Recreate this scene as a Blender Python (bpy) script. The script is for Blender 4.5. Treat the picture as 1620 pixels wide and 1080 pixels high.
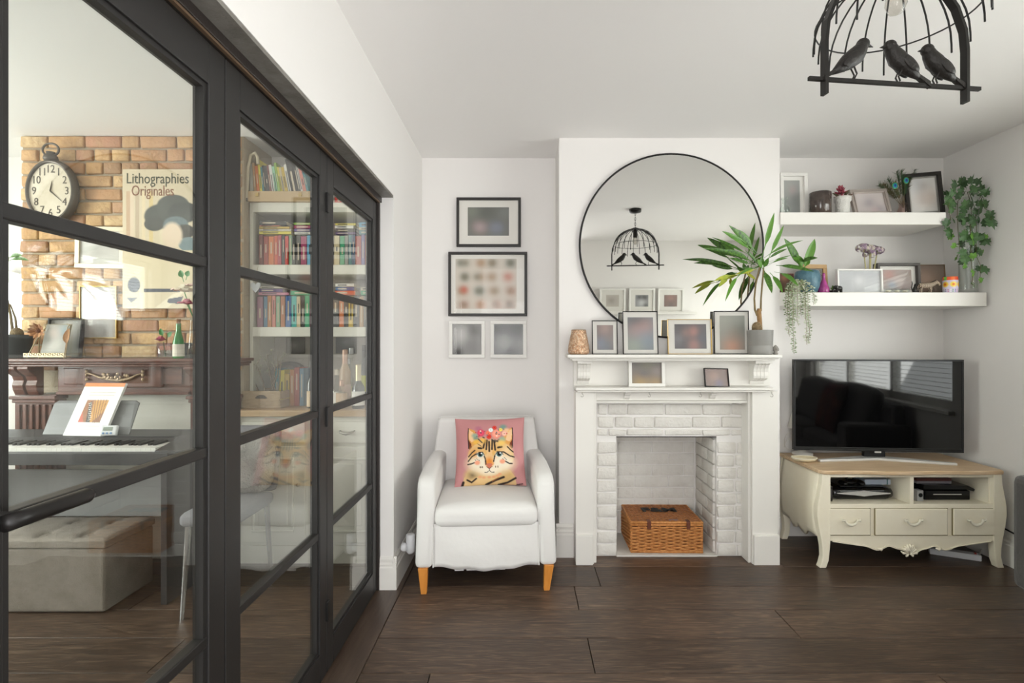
import bpy, bmesh, math, random
import numpy as np
from mathutils import Vector, Matrix, Euler
random.seed(7)
for o in list(bpy.data.objects):
    bpy.data.objects.remove(o)
SC = bpy.context.scene
COL = SC.collection
# ------------------------------------------------------------------ camera, world, lights, exposure
F, VX, VY, EYE = 850.0, 828.0, 543.0, 1.241
cam_d = bpy.data.cameras.new('camera')
cam_d.sensor_width = 36.0
cam_d.lens = 36.0 * F / 1620.0
cam_d.shift_x = (810 - VX) / 1620.0
cam_d.shift_y = (VY - 540) / 1620.0
cam_d.clip_start = 0.02
cam = bpy.data.objects.new('camera', cam_d)
cam.location = (0, 0, EYE)
cam.rotation_euler = (math.pi / 2, 0, 0)
COL.objects.link(cam)
SC.camera = cam
w = bpy.data.worlds.new('world')
SC.world = w
w.use_nodes = True
w.node_tree.nodes['Background'].inputs[0].default_value = (0.97, 0.98, 1.0, 1)
w.node_tree.nodes['Background'].inputs[1].default_value = 4.2

def area(name, loc, rot, sx, sy, power, col=(1, 1, 1)):
    d = bpy.data.lights.new(name, 'AREA')
    d.shape = 'RECTANGLE'; d.size = sx; d.size_y = sy; d.energy = power; d.color = col
    o = bpy.data.objects.new(name, d)
    o.location = loc; o.rotation_euler = rot
    COL.objects.link(o)
    return o
# daylight outside the bay and side windows; the hall lamp is added fill
area('daylight_bay', (3.05, 0.95, 1.3), (0, math.radians(116), math.radians(0)), 1.6, 1.9, 86, (1.0, 0.985, 0.965))
area('daylight_side', (-4.55, 1.6, 1.5), (0, math.radians(-90), 0), 1.4, 2.2, 200, (0.98, 0.98, 0.97))
area('hall_fill', (-0.3, -1.6, 1.0), (math.radians(88), 0, math.radians(-24)), 1.0, 1.8, 34, (1.0, 0.985, 0.965))
vs = SC.view_settings
vs.view_transform = 'Standard'; vs.look = 'None'; vs.gamma = 1; vs.exposure = 0.0
vs.use_curve_mapping = False
SC.cycles.transparent_max_bounces = 32      # panes seen through panes
# ------------------------------------------------------------------ helpers
def fx(px, Y): return (px - VX) * Y / F
def fz(py, Y): return EYE - (py - VY) * Y / F
def W(px, py, Y): return Vector((fx(px, Y), Y, fz(py, Y)))
def lin(h):
    if isinstance(h, (tuple, list)):
        v = [c / 255.0 for c in h]
    else:
        h = h.lstrip('#'); v = [int(h[i:i + 2], 16) / 255.0 for i in (0, 2, 4)]
    return tuple((c / 12.92 if c <= .04045 else ((c + .055) / 1.055) ** 2.4) for c in v)
MATS = {}
def mat(name, col, rough=.55, metal=0, var=None, bump=None, spec=.5, coat=0, trans=0, emit=0, sheen=0, stretch=(1, 1, 1), rnd=None, ior=1.45):
    """var=(second colour, noise scale); bump=(scale, strength); rnd = list of colours picked by object random"""
    if name in MATS: return MATS[name]
    m = bpy.data.materials.new(name); m.use_nodes = True
    nt = m.node_tree; b = nt.nodes['Principled BSDF']
    c = lin(col)
    b.inputs['Base Color'].default_value = (*c, 1)
    b.inputs['Roughness'].default_value = rough
    b.inputs['Metallic'].default_value = metal
    b.inputs['Specular IOR Level'].default_value = spec
    b.inputs['Coat Weight'].default_value = coat
    b.inputs['Transmission Weight'].default_value = trans
    b.inputs['IOR'].default_value = ior
    b.inputs['Sheen Weight'].default_value = sheen
    if emit:
        b.inputs['Emission Color'].default_value = (*c, 1); b.inputs['Emission Strength'].default_value = emit
    vec = None
    if var or bump or rnd:
        geo = nt.nodes.new('ShaderNodeTexCoord'); mp = nt.nodes.new('ShaderNodeMapping')
        mp.inputs['Scale'].default_value = stretch
        nt.links.new(geo.outputs['Object'], mp.inputs['Vector'])
        vec = mp.outputs['Vector']
    colout = None
    if rnd:
        oi = nt.nodes.new('ShaderNodeObjectInfo'); rp = nt.nodes.new('ShaderNodeValToRGB')
        rp.color_ramp.interpolation = 'CONSTANT'
        els = rp.color_ramp.elements
        while len(els) < len(rnd): els.new(.5)
        for i, h in enumerate(rnd):
            els[i].position = i / len(rnd); els[i].color = (*lin(h), 1)
        nt.links.new(oi.outputs['Random'], rp.inputs[0]); colout = rp.outputs[0]
        ad = nt.nodes.new('ShaderNodeVectorMath'); ad.operation = 'ADD'
        ml = nt.nodes.new('ShaderNodeMath'); ml.operation = 'MULTIPLY'; ml.inputs[1].default_value = 37.0
        nt.links.new(oi.outputs['Random'], ml.inputs[0])
        nt.links.new(vec, ad.inputs[0]); nt.links.new(ml.outputs[0], ad.inputs[1]); vec = ad.outputs[0]
    if var:
        nz = nt.nodes.new('ShaderNodeTexNoise'); nz.inputs['Scale'].default_value = var[1]; nz.inputs['Detail'].default_value = 6
        nz.inputs['Roughness'].default_value = .65
        nt.links.new(vec, nz.inputs['Vector'])
        rm = nt.nodes.new('ShaderNodeMapRange'); rm.inputs[1].default_value = .38; rm.inputs[2].default_value = .68
        nt.links.new(nz.outputs['Fac'], rm.inputs[0])
        mx = nt.nodes.new('ShaderNodeMix'); mx.data_type = 'RGBA'
        nt.links.new(rm.outputs[0], mx.inputs[0])
        if colout: nt.links.new(colout, mx.inputs[6])
        else: mx.inputs[6].default_value = (*c, 1)
        mx.inputs[7].default_value = (*lin(var[0]), 1)
        colout = mx.outputs[2]
    if colout: nt.links.new(colout, b.inputs['Base Color'])
    if bump:
        n2 = nt.nodes.new('ShaderNodeTexNoise'); n2.inputs['Scale'].default_value = bump[0]; n2.inputs['Detail'].default_value = 4
        nt.links.new(vec, n2.inputs['Vector'])
        bp = nt.nodes.new('ShaderNodeBump'); bp.inputs['Strength'].default_value = bump[1]; bp.inputs['Distance'].default_value = .01
        nt.links.new(n2.outputs['Fac'], bp.inputs['Height']); nt.links.new(bp.outputs[0], b.inputs['Normal'])
    MATS[name] = m
    return m
def glass_mat(name, tint=(255, 255, 255), rough=0.0, ior=1.5, boost=1.0):
    """thin architectural glass: clear with a Fresnel reflection"""
    if name in MATS: return MATS[name]
    m = bpy.data.materials.new(name); m.use_nodes = True
    nt = m.node_tree; nt.nodes.remove(nt.nodes['Principled BSDF'])
    out = nt.nodes['Material Output']
    fr = nt.nodes.new('ShaderNodeFresnel')
    ge = nt.nodes.new('ShaderNodeNewGeometry'); sel = nt.nodes.new('ShaderNodeMix'); sel.data_type = 'FLOAT'
    sel.inputs[2].default_value = ior; sel.inputs[3].default_value = 1 / ior     # both faces of a thin pane reflect alike
    nt.links.new(ge.outputs['Backfacing'], sel.inputs[0]); nt.links.new(sel.outputs[0], fr.inputs['IOR'])
    tr = nt.nodes.new('ShaderNodeBsdfTransparent'); tr.inputs[0].default_value = (*lin(tint), 1)
    gl = nt.nodes.new('ShaderNodeBsdfGlossy'); gl.inputs['Roughness'].default_value = rough
    gl.inputs[0].default_value = (1, 1, 1, 1)
    mx = nt.nodes.new('ShaderNodeMixShader')
    if boost != 1:
        mu = nt.nodes.new('ShaderNodeMath'); mu.operation = 'MULTIPLY'; mu.inputs[1].default_value = boost
        nt.links.new(fr.outputs[0], mu.inputs[0]); nt.links.new(mu.outputs[0], mx.inputs[0])
    else:
        nt.links.new(fr.outputs[0], mx.inputs[0])
    nt.links.new(tr.outputs[0], mx.inputs[1]); nt.links.new(gl.outputs[0], mx.inputs[2])
    nt.links.new(mx.outputs[0], out.inputs[0])
    MATS[name] = m
    return m
def print_mat(name='printed', rough=.6, spec=.4, bump=None):
    if name in MATS: return MATS[name]
    m = mat(name, 'ffffff', rough, spec=spec, bump=bump)
    nt = m.node_tree
    at = nt.nodes.new('ShaderNodeAttribute'); at.attribute_name = 'ink'
    nt.links.new(at.outputs['Color'], nt.nodes['Principled BSDF'].inputs['Base Color'])
    return m
class MB:
    def __init__(s): s.v = []; s.f = []
    def add(s, verts, faces):
        k = len(s.v); s.v += [tuple(p) for p in verts]; s.f += [tuple(i + k for i in f) for f in faces]; return s
    def box(s, x0, x1, y0, y1, z0, z1):
        if x0 > x1: x0, x1 = x1, x0
        if y0 > y1: y0, y1 = y1, y0
        if z0 > z1: z0, z1 = z1, z0
        return s.add([(x0, y0, z0), (x1, y0, z0), (x1, y1, z0), (x0, y1, z0), (x0, y0, z1), (x1, y0, z1), (x1, y1, z1), (x0, y1, z1)],
                     [(0, 3, 2, 1), (4, 5, 6, 7), (0, 1, 5, 4), (1, 2, 6, 5), (2, 3, 7, 6), (3, 0, 4, 7)])
    def cbox(s, c, d): return s.box(c[0] - d[0] / 2, c[0] + d[0] / 2, c[1] - d[1] / 2, c[1] + d[1] / 2, c[2] - d[2] / 2, c[2] + d[2] / 2)
    def prism(s, poly, axis, a, b):
        """poly: 2D points; axis 'x': (y,z), 'y': (x,z), 'z': (x,y); extruded a..b"""
        def p3(q, t): return {'x': (t, q[0], q[1]), 'y': (q[0], t, q[1]), 'z': (q[0], q[1], t)}[axis]
        n = len(poly)
        return s.add([p3(q, a) for q in poly] + [p3(q, b) for q in poly],
                     [tuple(range(n))[::-1], tuple(range(n, 2 * n))] + [(i, (i + 1) % n, n + (i + 1) % n, n + i) for i in range(n)])
    def lathe(s, prof, seg=24, c=(0, 0, 0), axis='z', sx=1, sy=1):
        """prof: (r, z) pairs from bottom up"""
        k = len(s.v); n = len(prof)
        for r, z in prof:
            for j in range(seg):
                a = 2 * math.pi * j / seg; x, y = r * math.cos(a) * sx, r * math.sin(a) * sy
                p = {'z': (x, y, z), 'y': (x, z, y), 'x': (z, x, y)}[axis]
                s.v.append((c[0] + p[0], c[1] + p[1], c[2] + p[2]))
        for i in range(n - 1):
            for j in range(seg):
                j2 = (j + 1) % seg
                s.f.append((k + i * seg + j, k + i * seg + j2, k + (i + 1) * seg + j2, k + (i + 1) * seg + j))
        s.f.append(tuple(k + j for j in range(seg))[::-1]); s.f.append(tuple(k + (n - 1) * seg + j for j in range(seg)))
        return s
    def tube(s, pts, r, seg=6, closed=False, flat=None):
        """swept tube; r number or list; flat=(rx, ry) scales the section"""
        pts = [Vector(p) for p in pts]; n = len(pts); k = len(s.v)
        rs = r if isinstance(r, (list, tuple)) else [r] * n
        up = Vector((0, 0, 1)); prev = None
        for i, p in enumerate(pts):
            if closed: t = pts[(i + 1) % n] - pts[i - 1]
            else: t = pts[min(i + 1, n - 1)] - pts[max(i - 1, 0)]
            t.normalize()
            if prev is None:
                a = up if abs(t.dot(up)) < .9 else Vector((0, 1, 0))
                u = (a - t * a.dot(t)).normalized()
            else:
                u = prev - t * prev.dot(t)
                u = u.normalized() if u.length > 1e-6 else t.orthogonal().normalized()
            prev = u; q = t.cross(u)
            for j in range(seg):
                a = 2 * math.pi * (j + (.5 if seg == 4 else 0)) / seg
                ca, sa = math.cos(a), math.sin(a)
                if flat: ca, sa = ca * flat[0], sa * flat[1]
                s.v.append(tuple(p + (u * ca + q * sa) * rs[i]))
        m = n if closed else n - 1
        for i in range(m):
            for j in range(seg):
                a0, a1 = k + i * seg, k + ((i + 1) % n) * seg; j2 = (j + 1) % seg
                s.f.append((a0 + j, a0 + j2, a1 + j2, a1 + j))
        if not closed:
            s.f.append(tuple(k + j for j in range(seg))[::-1]); s.f.append(tuple(k + (n - 1) * seg + j for j in range(seg)))
        return s
    def ball(s, c, r, seg=12, rings=8):
        if not isinstance(r, (tuple, list)): r = (r, r, r)
        k = len(s.v)
        for i in range(1, rings):
            t = math.pi * i / rings
            for j in range(seg):
                a = 2 * math.pi * j / seg
                s.v.append((c[0] + r[0] * math.sin(t) * math.cos(a), c[1] + r[1] * math.sin(t) * math.sin(a), c[2] - r[2] * math.cos(t)))
        s.v.append((c[0], c[1], c[2] - r[2])); s.v.append((c[0], c[1], c[2] + r[2])); b, t = len(s.v) - 2, len(s.v) - 1
        for i in range(rings - 2):
            for j in range(seg):
                j2 = (j + 1) % seg
                s.f.append((k + i * seg + j, k + i * seg + j2, k + (i + 1) * seg + j2, k + (i + 1) * seg + j))
        for j in range(seg):
            j2 = (j + 1) % seg
            s.f.append((b, k + j2, k + j)); s.f.append((t, k + (rings - 2) * seg + j, k + (rings - 2) * seg + j2))
        return s
    def ring(s, x0, x1, z0, z1, w, y0, y1):
        """rectangular picture-frame ring in the XZ plane"""
        s.box(x0, x1, y0, y1, z0, z0 + w); s.box(x0, x1, y0, y1, z1 - w, z1)
        s.box(x0, x0 + w, y0, y1, z0 + w, z1 - w); return s.box(x1 - w, x1, y0, y1, z0 + w, z1 - w)
    def rot(s, M, start=0):
        s.v[start:] = [tuple(M @ Vector(p)) for p in s.v[start:]]; return s
    def mesh(s, name):
        m = bpy.data.meshes.new(name); m.from_pydata(s.v, [], s.f); m.update(); return m
LOC = {}
def wloc(o): return LOC.get(o.name, Vector((0, 0, 0))) if o else Vector((0, 0, 0))
def tag(o, label=None, cat=None, group=None, kind=None):
    if label: o['label'] = label
    if cat: o['category'] = cat
    if group: o['group'] = group
    if kind: o['kind'] = kind
    return o
def thing(name, label, cat, loc=(0, 0, 0), rz=0, group=None, rx=0, kind=None):
    o = bpy.data.objects.new(name, None); COL.objects.link(o)
    o.empty_display_size = .05
    o.location = loc; o.rotation_euler = (rx, 0, rz)
    LOC[o.name] = Vector(loc)
    return tag(o, label, cat, group, kind)
def obj(name, mb, m, parent=None, smooth=False, bevel=0, seg=2, world=False, loc=None, label=None, sub=0):
    me = mb if isinstance(mb, bpy.types.Mesh) else mb.mesh(name)
    if not isinstance(mb, bpy.types.Mesh) and mb.f and any(len(f) > 2 for f in mb.f):
        bm = bmesh.new(); bm.from_mesh(me); bmesh.ops.recalc_face_normals(bm, faces=bm.faces); bm.to_mesh(me); bm.free()
    o = bpy.data.objects.new(name, me); COL.objects.link(o)
    base = wloc(parent)
    if world:
        me.transform(Matrix.Translation(-base)); LOC[o.name] = base.copy()
    else: LOC[o.name] = base.copy()
    if loc: o.location = loc; LOC[o.name] = base + Vector(loc)
    if m and not me.materials: me.materials.append(m)
    if parent: o.parent = parent
    if smooth:
        for p in me.polygons: p.use_smooth = True
    if bevel:
        md = o.modifiers.new('bevel', 'BEVEL'); md.width = bevel; md.segments = seg; md.limit_method = 'ANGLE'; md.angle_limit = math.radians(40)
        md.harden_normals = False
        if smooth: pass
    if sub:
        md = o.modifiers.new('sub', 'SUBSURF'); md.levels = sub; md.render_levels = sub
    if label: o['label'] = label
    return o
def top(o, label, cat, group=None, kind=None): return tag(o, label, cat, group, kind)
def settle(o, loc):
    """give a one-mesh thing built in world coordinates its origin at loc"""
    o.data.transform(Matrix.Translation(-Vector(loc))); o.location = loc; LOC[o.name] = Vector(loc); return o
def copy_tree(o, parent=None):
    c = o.copy(); COL.objects.link(c); c.parent = parent
    LOC[c.name] = wloc(o)
    for ch in o.children: copy_tree(ch, c)
    return c
def shade_auto(o, ang=35):
    me = o.data
    for p in me.polygons: p.use_smooth = True
    try: me.set_sharp_from_angle(angle=math.radians(ang))
    except Exception: pass
    return o
def text_mesh(name, s, size, m, parent, loc, rot=(math.pi / 2, 0, 0), ext=.0006, align='CENTER', sx=1, bold=0):
    cu = bpy.data.curves.new(name, 'FONT'); cu.body = s; cu.size = size; cu.extrude = ext; cu.align_x = align; cu.align_y = 'CENTER'
    cu.resolution_u = 3; cu.offset = bold
    t = bpy.data.objects.new('tmp', cu); COL.objects.link(t)
    me = bpy.data.meshes.new_from_object(t); bpy.data.objects.remove(t)
    o = obj(name, me, m, parent); o.location = loc; o.rotation_euler = rot; o.scale = (sx, 1, 1)
    return o
# ------------------------------------------------------------------ paint: colour per grid point (flat print only)
class Paint:
    """u right, v down, both in the units of (w, h)"""
    def __init__(s, w, h, nx, ny, base):
        s.w, s.h, s.nx, s.ny = w, h, nx, ny
        s.X, s.Y = np.meshgrid(np.linspace(0, w, nx + 1), np.linspace(0, h, ny + 1))
        s.C = np.ones((ny + 1, nx + 1, 3)) * np.array(lin(base))
    def mix(s, a, col):
        a = np.clip(a, 0, 1)[..., None]; s.C = s.C * (1 - a) + np.array(lin(col)) * a; return s
    def ell(s, cx, cy, rx, ry, col, soft=.12, op=1):
        d = np.sqrt(((s.X - cx) / rx) ** 2 + ((s.Y - cy) / ry) ** 2); return s.mix(op * (1 - (d - 1 + soft) / (2 * soft)), col)
    def blob(s, cx, cy, r, col, op=.9):
        d2 = ((s.X - cx) ** 2 + (s.Y - cy) ** 2) / (r * r); return s.mix(op * np.exp(-d2), col)
    def rect(s, x0, y0, x1, y1, col, op=1): return s.mix(op * ((s.X >= x0) & (s.X <= x1) & (s.Y >= y0) & (s.Y <= y1)), col)
    def poly(s, pts, col, op=1):
        ins = np.zeros(s.X.shape, bool); n = len(pts)
        for i in range(n):
            x0, y0 = pts[i]; x1, y1 = pts[(i + 1) % n]
            if y0 == y1: continue
            c = ((s.Y < y0) != (s.Y < y1)) & (s.X < (x1 - x0) * (s.Y - y0) / (y1 - y0) + x0); ins ^= c
        return s.mix(op * ins, col)
    def stroke(s, pts, wd, col, op=1):
        d = np.full(s.X.shape, 1e9)
        for i in range(len(pts) - 1):
            (ax, ay), (bx, by) = pts[i], pts[i + 1]; L = (bx - ax) ** 2 + (by - ay) ** 2 + 1e-9
            t = np.clip(((s.X - ax) * (bx - ax) + (s.Y - ay) * (by - ay)) / L, 0, 1)
            d = np.minimum(d, np.hypot(s.X - ax - t * (bx - ax), s.Y - ay - t * (by - ay)))
        return s.mix(op * (1 - (d - wd * .38) / (wd * .24)), col)
    def colour(s, me, start=0):
        at = me.color_attributes.get('ink') or me.color_attributes.new('ink', 'FLOAT_COLOR', 'POINT')
        arr = np.ones((len(me.vertices), 4)); 
        flat = s.C.reshape(-1, 3); arr[:, :3] = flat[-1]
        arr[start:start + len(flat), :3] = flat
        at.data.foreach_set('color', arr.ravel().astype(np.float32))
    def sheet(s, name, W_, H_, m, parent, y=0, z0=0, x0=None, warp=None):
        """flat vertical sheet facing -Y, local coordinates, x centred unless x0 given"""
        x0 = -W_ / 2 if x0 is None else x0
        mb = MB(); nx, ny = s.nx, s.ny
        for j in range(ny + 1):
            for i in range(nx + 1):
                p = (x0 + W_ * i / nx, y, z0 + H_ * (1 - j / ny)); mb.v.append(warp(p) if warp else p)
        for j in range(ny):
            for i in range(nx):
                a = j * (nx + 1) + i; mb.f.append((a, a + nx + 1, a + nx + 2, a + 1))
        o = obj(name, mb, m, parent, smooth=bool(warp)); s.colour(o.data); return o
def photo(base, blobs, op=.65, n=26, asp=1.0):
    p = Paint(asp, 1, n, n, base)
    for b in blobs: p.blob(b[0] * asp, b[1], b[2], b[3], op)
    lum = p.C.mean(axis=2, keepdims=True); p.C = p.C * .68 + lum * .32      # faded prints
    return p
# ------------------------------------------------------------------ shared materials
WALL = mat('wall_paint', 'eae7e4', .7, bump=(60, .03), spec=.3)
CEIL = mat('ceiling_paint', 'f7f5f3', .8, bump=(40, .02), spec=.2)
GLOSSW = mat('white_gloss_paint', 'e6e3dd', .38, bump=(25, .03))
DOORBLACK = mat('black_powder_coat', '22201f', .45, bump=(300, .03))
BLACKMETAL = mat('black_metal', '1d1b1a', .4, .3)
PANE = glass_mat('window_glass', (247, 249, 247))
FRAMEPANE = glass_mat('picture_glass', ior=1.4, boost=.25)
CLEAR = glass_mat('clear_glass', (248, 250, 249), ior=1.45)
PRINT = print_mat('photo_print', .5)
BLACKF = mat('black_frame_wood', '26221f', .45)
WHITEF = mat('white_frame_wood', 'e9e7e2', .45)
GOLDM = mat('brass_metal', 'b89a5c', .35, .9)
# ================================================================== STRUCTURE
def struct(name, mb, m, label, bevel=0, **k):
    o = obj(name, mb, m, bevel=bevel, **k); tag(o, label, None, None, 'structure'); return o
XL, XR, YC, YA, ZC = -.655, 2.72, 3.14, 3.48, 2.44
FLOORB = mat('floor_underlay', '1d1713', .8)
floor = struct('floor', MB().box(-4.3, 2.8, -1.7, 3.62, -.08, -.012), FLOORB, 'dark brown wide plank floor running through both rooms')
def plank_mat():
    m = mat('dark_oak_plank', '4a3b31', .3); nt = m.node_tree; b = nt.nodes['Principled BSDF']
    tc = nt.nodes.new('ShaderNodeNewGeometry'); oi = nt.nodes.new('ShaderNodeObjectInfo')
    ad = nt.nodes.new('ShaderNodeVectorMath'); ad.operation = 'ADD'
    mu = nt.nodes.new('ShaderNodeMath'); mu.operation = 'MULTIPLY'; mu.inputs[1].default_value = 23.0
    nt.links.new(oi.outputs['Random'], mu.inputs[0]); nt.links.new(tc.outputs['Position'], ad.inputs[0]); nt.links.new(mu.outputs[0], ad.inputs[1])
    mp = nt.nodes.new('ShaderNodeMapping'); mp.inputs['Scale'].default_value = (2.6, 26, 26); nt.links.new(ad.outputs[0], mp.inputs[0])
    n1 = nt.nodes.new('ShaderNodeTexNoise'); n1.inputs['Scale'].default_value = 3.0; n1.inputs['Detail'].default_value = 8; n1.inputs['Distortion'].default_value = 1.2
    nt.links.new(mp.outputs[0], n1.inputs['Vector'])
    n2 = nt.nodes.new('ShaderNodeTexNoise'); n2.inputs['Scale'].default_value = 2.2; n2.inputs['Detail'].default_value = 3
    nt.links.new(ad.outputs[0], n2.inputs['Vector'])
    r1 = nt.nodes.new('ShaderNodeValToRGB'); e = r1.color_ramp.elements
    e[0].position = .3; e[0].color = (*lin('3a2e26'), 1); e[1].position = .75; e[1].color = (*lin('7a6655'), 1)
    k = e.new(.52); k.color = (*lin('544337'), 1)
    nt.links.new(n1.outputs['Fac'], r1.inputs[0])
    mx = nt.nodes.new('ShaderNodeMix'); mx.data_type = 'RGBA'; mx.blend_type = 'MULTIPLY'; mx.inputs[0].default_value = .55
    r2 = nt.nodes.new('ShaderNodeValToRGB'); e = r2.color_ramp.elements
    e[0].position = .35; e[0].color = (.62, .58, .55, 1); e[1].position = .65; e[1].color = (1.25, 1.2, 1.15, 1)
    nt.links.new(n2.outputs['Fac'], r2.inputs[0])
    nt.links.new(r1.outputs[0], mx.inputs[6]); nt.links.new(r2.outputs[0], mx.inputs[7])
    hs = nt.nodes.new('ShaderNodeHueSaturation')
    mr = nt.nodes.new('ShaderNodeMapRange'); mr.inputs[3].default_value = .72; mr.inputs[4].default_value = 1.3
    nt.links.new(oi.outputs['Random'], mr.inputs[0]); nt.links.new(mr.outputs[0], hs.inputs['Value'])
    nt.links.new(mx.outputs[2], hs.inputs['Color']); nt.links.new(hs.outputs[0], b.inputs['Base Color'])
    ro = nt.nodes.new('ShaderNodeMapRange'); ro.inputs[3].default_value = .24; ro.inputs[4].default_value = .5
    nt.links.new(n1.outputs['Fac'], ro.inputs[0]); nt.links.new(ro.outputs[0], b.inputs['Roughness'])
    bp = nt.nodes.new('ShaderNodeBump'); bp.inputs['Strength'].default_value = .25; bp.inputs['Distance'].default_value = .004
    nt.links.new(n1.outputs['Fac'], bp.inputs['Height']); nt.links.new(bp.outputs[0], b.inputs['Normal'])
    return m
PLANK = plank_mat()
# planks of the main room: rows .2415 m wide, end joints where the photograph shows them
rows = {1: [.395], 0: [.259], -1: [1.17], -2: [.27], -3: [1.55, -.35], 2: [1.45], -4: [.55], -5: [1.6], -6: [.2], -7: [1.3], -8: [.5], -9: [1.2], -10: [.1], -11: [.2], -12: [.1], -13: [.2], -14: [0], -15: [.1], -16: [.2], -17: [.1]}
g = .0017
rng = random.Random(3)
for r in range(-18, 4):
    y0 = 2.747 + .2415 * (r - 1) + .0; y1 = y0 + .2415
    y0 = max(y0, -1.69); y1 = min(y1, 3.47 if True else y1)
    if y1 - y0 < .02: continue
    for (xa, xb, cuts) in ((-4.19, -.762, [rng.uniform(-3.2, -2.4), rng.uniform(-1.9, -1.3)]), (-.613, 2.71, rows.get(r, [.6]))):
        if r == 3: y1 = min(y1, 3.47)
        if r <= -12 and xa > -1: xb = 1.5
        xs = [xa] + cuts + [xb]; xs.sort()
        for a, b_ in zip(xs[:-1], xs[1:]):
            obj('plank', MB().box(a + g, b_ - g, y0 + g, y1 - g, -.012, 0), PLANK, floor, bevel=.0012, seg=1)
thr = mat('threshold_oak', '43352c', .34, var=('57473b', 4), stretch=(12, 1.2, 12), bump=(30, .1))
thb = struct('trim_1', MB().box(-.762, -.613, -.4, 3.44, -.012, .004), thr, 'dark timber threshold board along the black glazed doors', bevel=.002)
struct('ceiling', MB().box(-4.35, 2.85, -1.75, 3.62, ZC, ZC + .1), CEIL, 'plain white painted ceiling')
# partition wall above and beside the doors, jamb nib at Y 2.712
wl = struct('wall_left', MB().box(-.775, XL, -1.7, 3.5, 1.987, ZC + .001).box(-.775, XL, 2.712, 3.5, 0, 1.987).box(-.775, XL, -1.7, -.42, 0, 1.987), WALL, 'white wall holding the black glazed folding doors')
struct('wall_back', MB().box(-.775, .3, YA, 3.62, 0, ZC).box(1.45, XR + .1, YA, 3.62, 0, ZC), WALL, 'white back wall of the two alcoves')
# right wall with the bay window opening
wy0, wy1, wz0, wz1 = .15, 2.86, .8, 2.15
struct('wall_right', MB().box(XR, XR + .12, -.1, wy0, 0, ZC).box(XR, XR + .12, wy1, 3.5, 0, ZC).box(XR, XR + .12, wy0, wy1, 0, wz0).box(XR, XR + .12, wy0, wy1, wz1, ZC), WALL, 'white side wall with the window over the sofa')
struct('wall_front', MB().box(.62, XR + .12, -.14, -.02, 0, ZC), WALL, 'white wall with the picture ledge, facing the fireplace')
# window with three sashes and venetian blinds
win = thing('window_1', 'white framed three-light window with open slatted blinds', None, (XR, (wy0 + wy1) / 2, wz0), kind='structure')
WF = mat('white_upvc', 'e8e6e1', .35)
mb = MB()
for ya in (wy0, wy0 + .9, wy0 + 1.78, wy1 - .05): mb.box(XR + .04, XR + .1, ya, ya + .05, wz0, wz1)
mb.box(XR + .04, XR + .1, wy0, wy1, wz0, wz0 + .06).box(XR + .04, XR + .1, wy0, wy1, wz1 - .06, wz1)
obj('window_frame', mb, WF, win, world=True, bevel=.004)
obj('window_sill', MB().box(XR - .04, XR + .05, wy0 - .03, wy1 + .03, wz0 - .025, wz0 + .002), WF, win, world=True, bevel=.005)
for a, b_ in ((wy0 + .05, wy0 + .9), (wy0 + .95, wy0 + 1.78), (wy0 + 1.83, wy1 - .05)):
    obj('pane', MB().box(XR + .066, XR + .072, a, b_, wz0 + .06, wz1 - .06), PANE, win, world=True)
    mb = MB(); z = wz0 + .08
    while z < wz1 - .06:
        mb.box(XR + .006, XR + .03, a + .01, b_ - .01, z, z + .0015); z += .032
    mb.box(XR + .004, XR + .034, a + .005, b_ - .005, wz1 - .06, wz1 - .03)
    bl = obj('blind', mb, mat('blind_slat', 'efede8', .5), win, world=True); bl['kind'] = 'stuff'
# main chimney breast with the firebox hole
ox0, ox1, oz = fx(975, YC), fx(1133.5, YC), fz(690, YC)
cx0, cx1 = fx(884.5, YC), fx(1233.5, YC)
FB = 3.5
ch = struct('wall_chimney', MB().box(cx0, ox0, YC, FB, 0, ZC).box(ox1, cx1, YC, FB, 0, ZC).box(ox0, ox1, YC, FB, oz, ZC).box(cx0, cx1, FB, 3.62, 0, ZC), WALL, 'white chimney breast above and around the painted brick fireplace')
obj('hearth', MB().box(ox0 - .0, ox1 + .0, YC - .012, FB, 0, .008), mat('white_hearth', 'd9d6d0', .6, bump=(30, .3)), ch)
WB = mat('white_painted_brick', 'e3e0da', .62, bump=(55, .55), var=('d9d5ce', 9))
rng = random.Random(11)
def brickbox(name, x0, x1, y0, y1, z0, z1, m, parent, j=.004, bev=.006):
    """brick with its corners nudged so that no two edges are quite alike"""
    mb = MB().box(x0, x1, y0, y1, z0, z1)
    mb.v = [(x + rng.uniform(-j, j), y + (rng.uniform(-j, j) if True else 0), z + rng.uniform(-j, j)) for x, y, z in mb.v]
    return obj(name, mb, m, parent, bevel=bev, seg=2, smooth=True)
bx0, bx1, bz1 = fx(945, YC), fx(1176, YC), fz(637, YC)
ch_h = .0745
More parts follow.
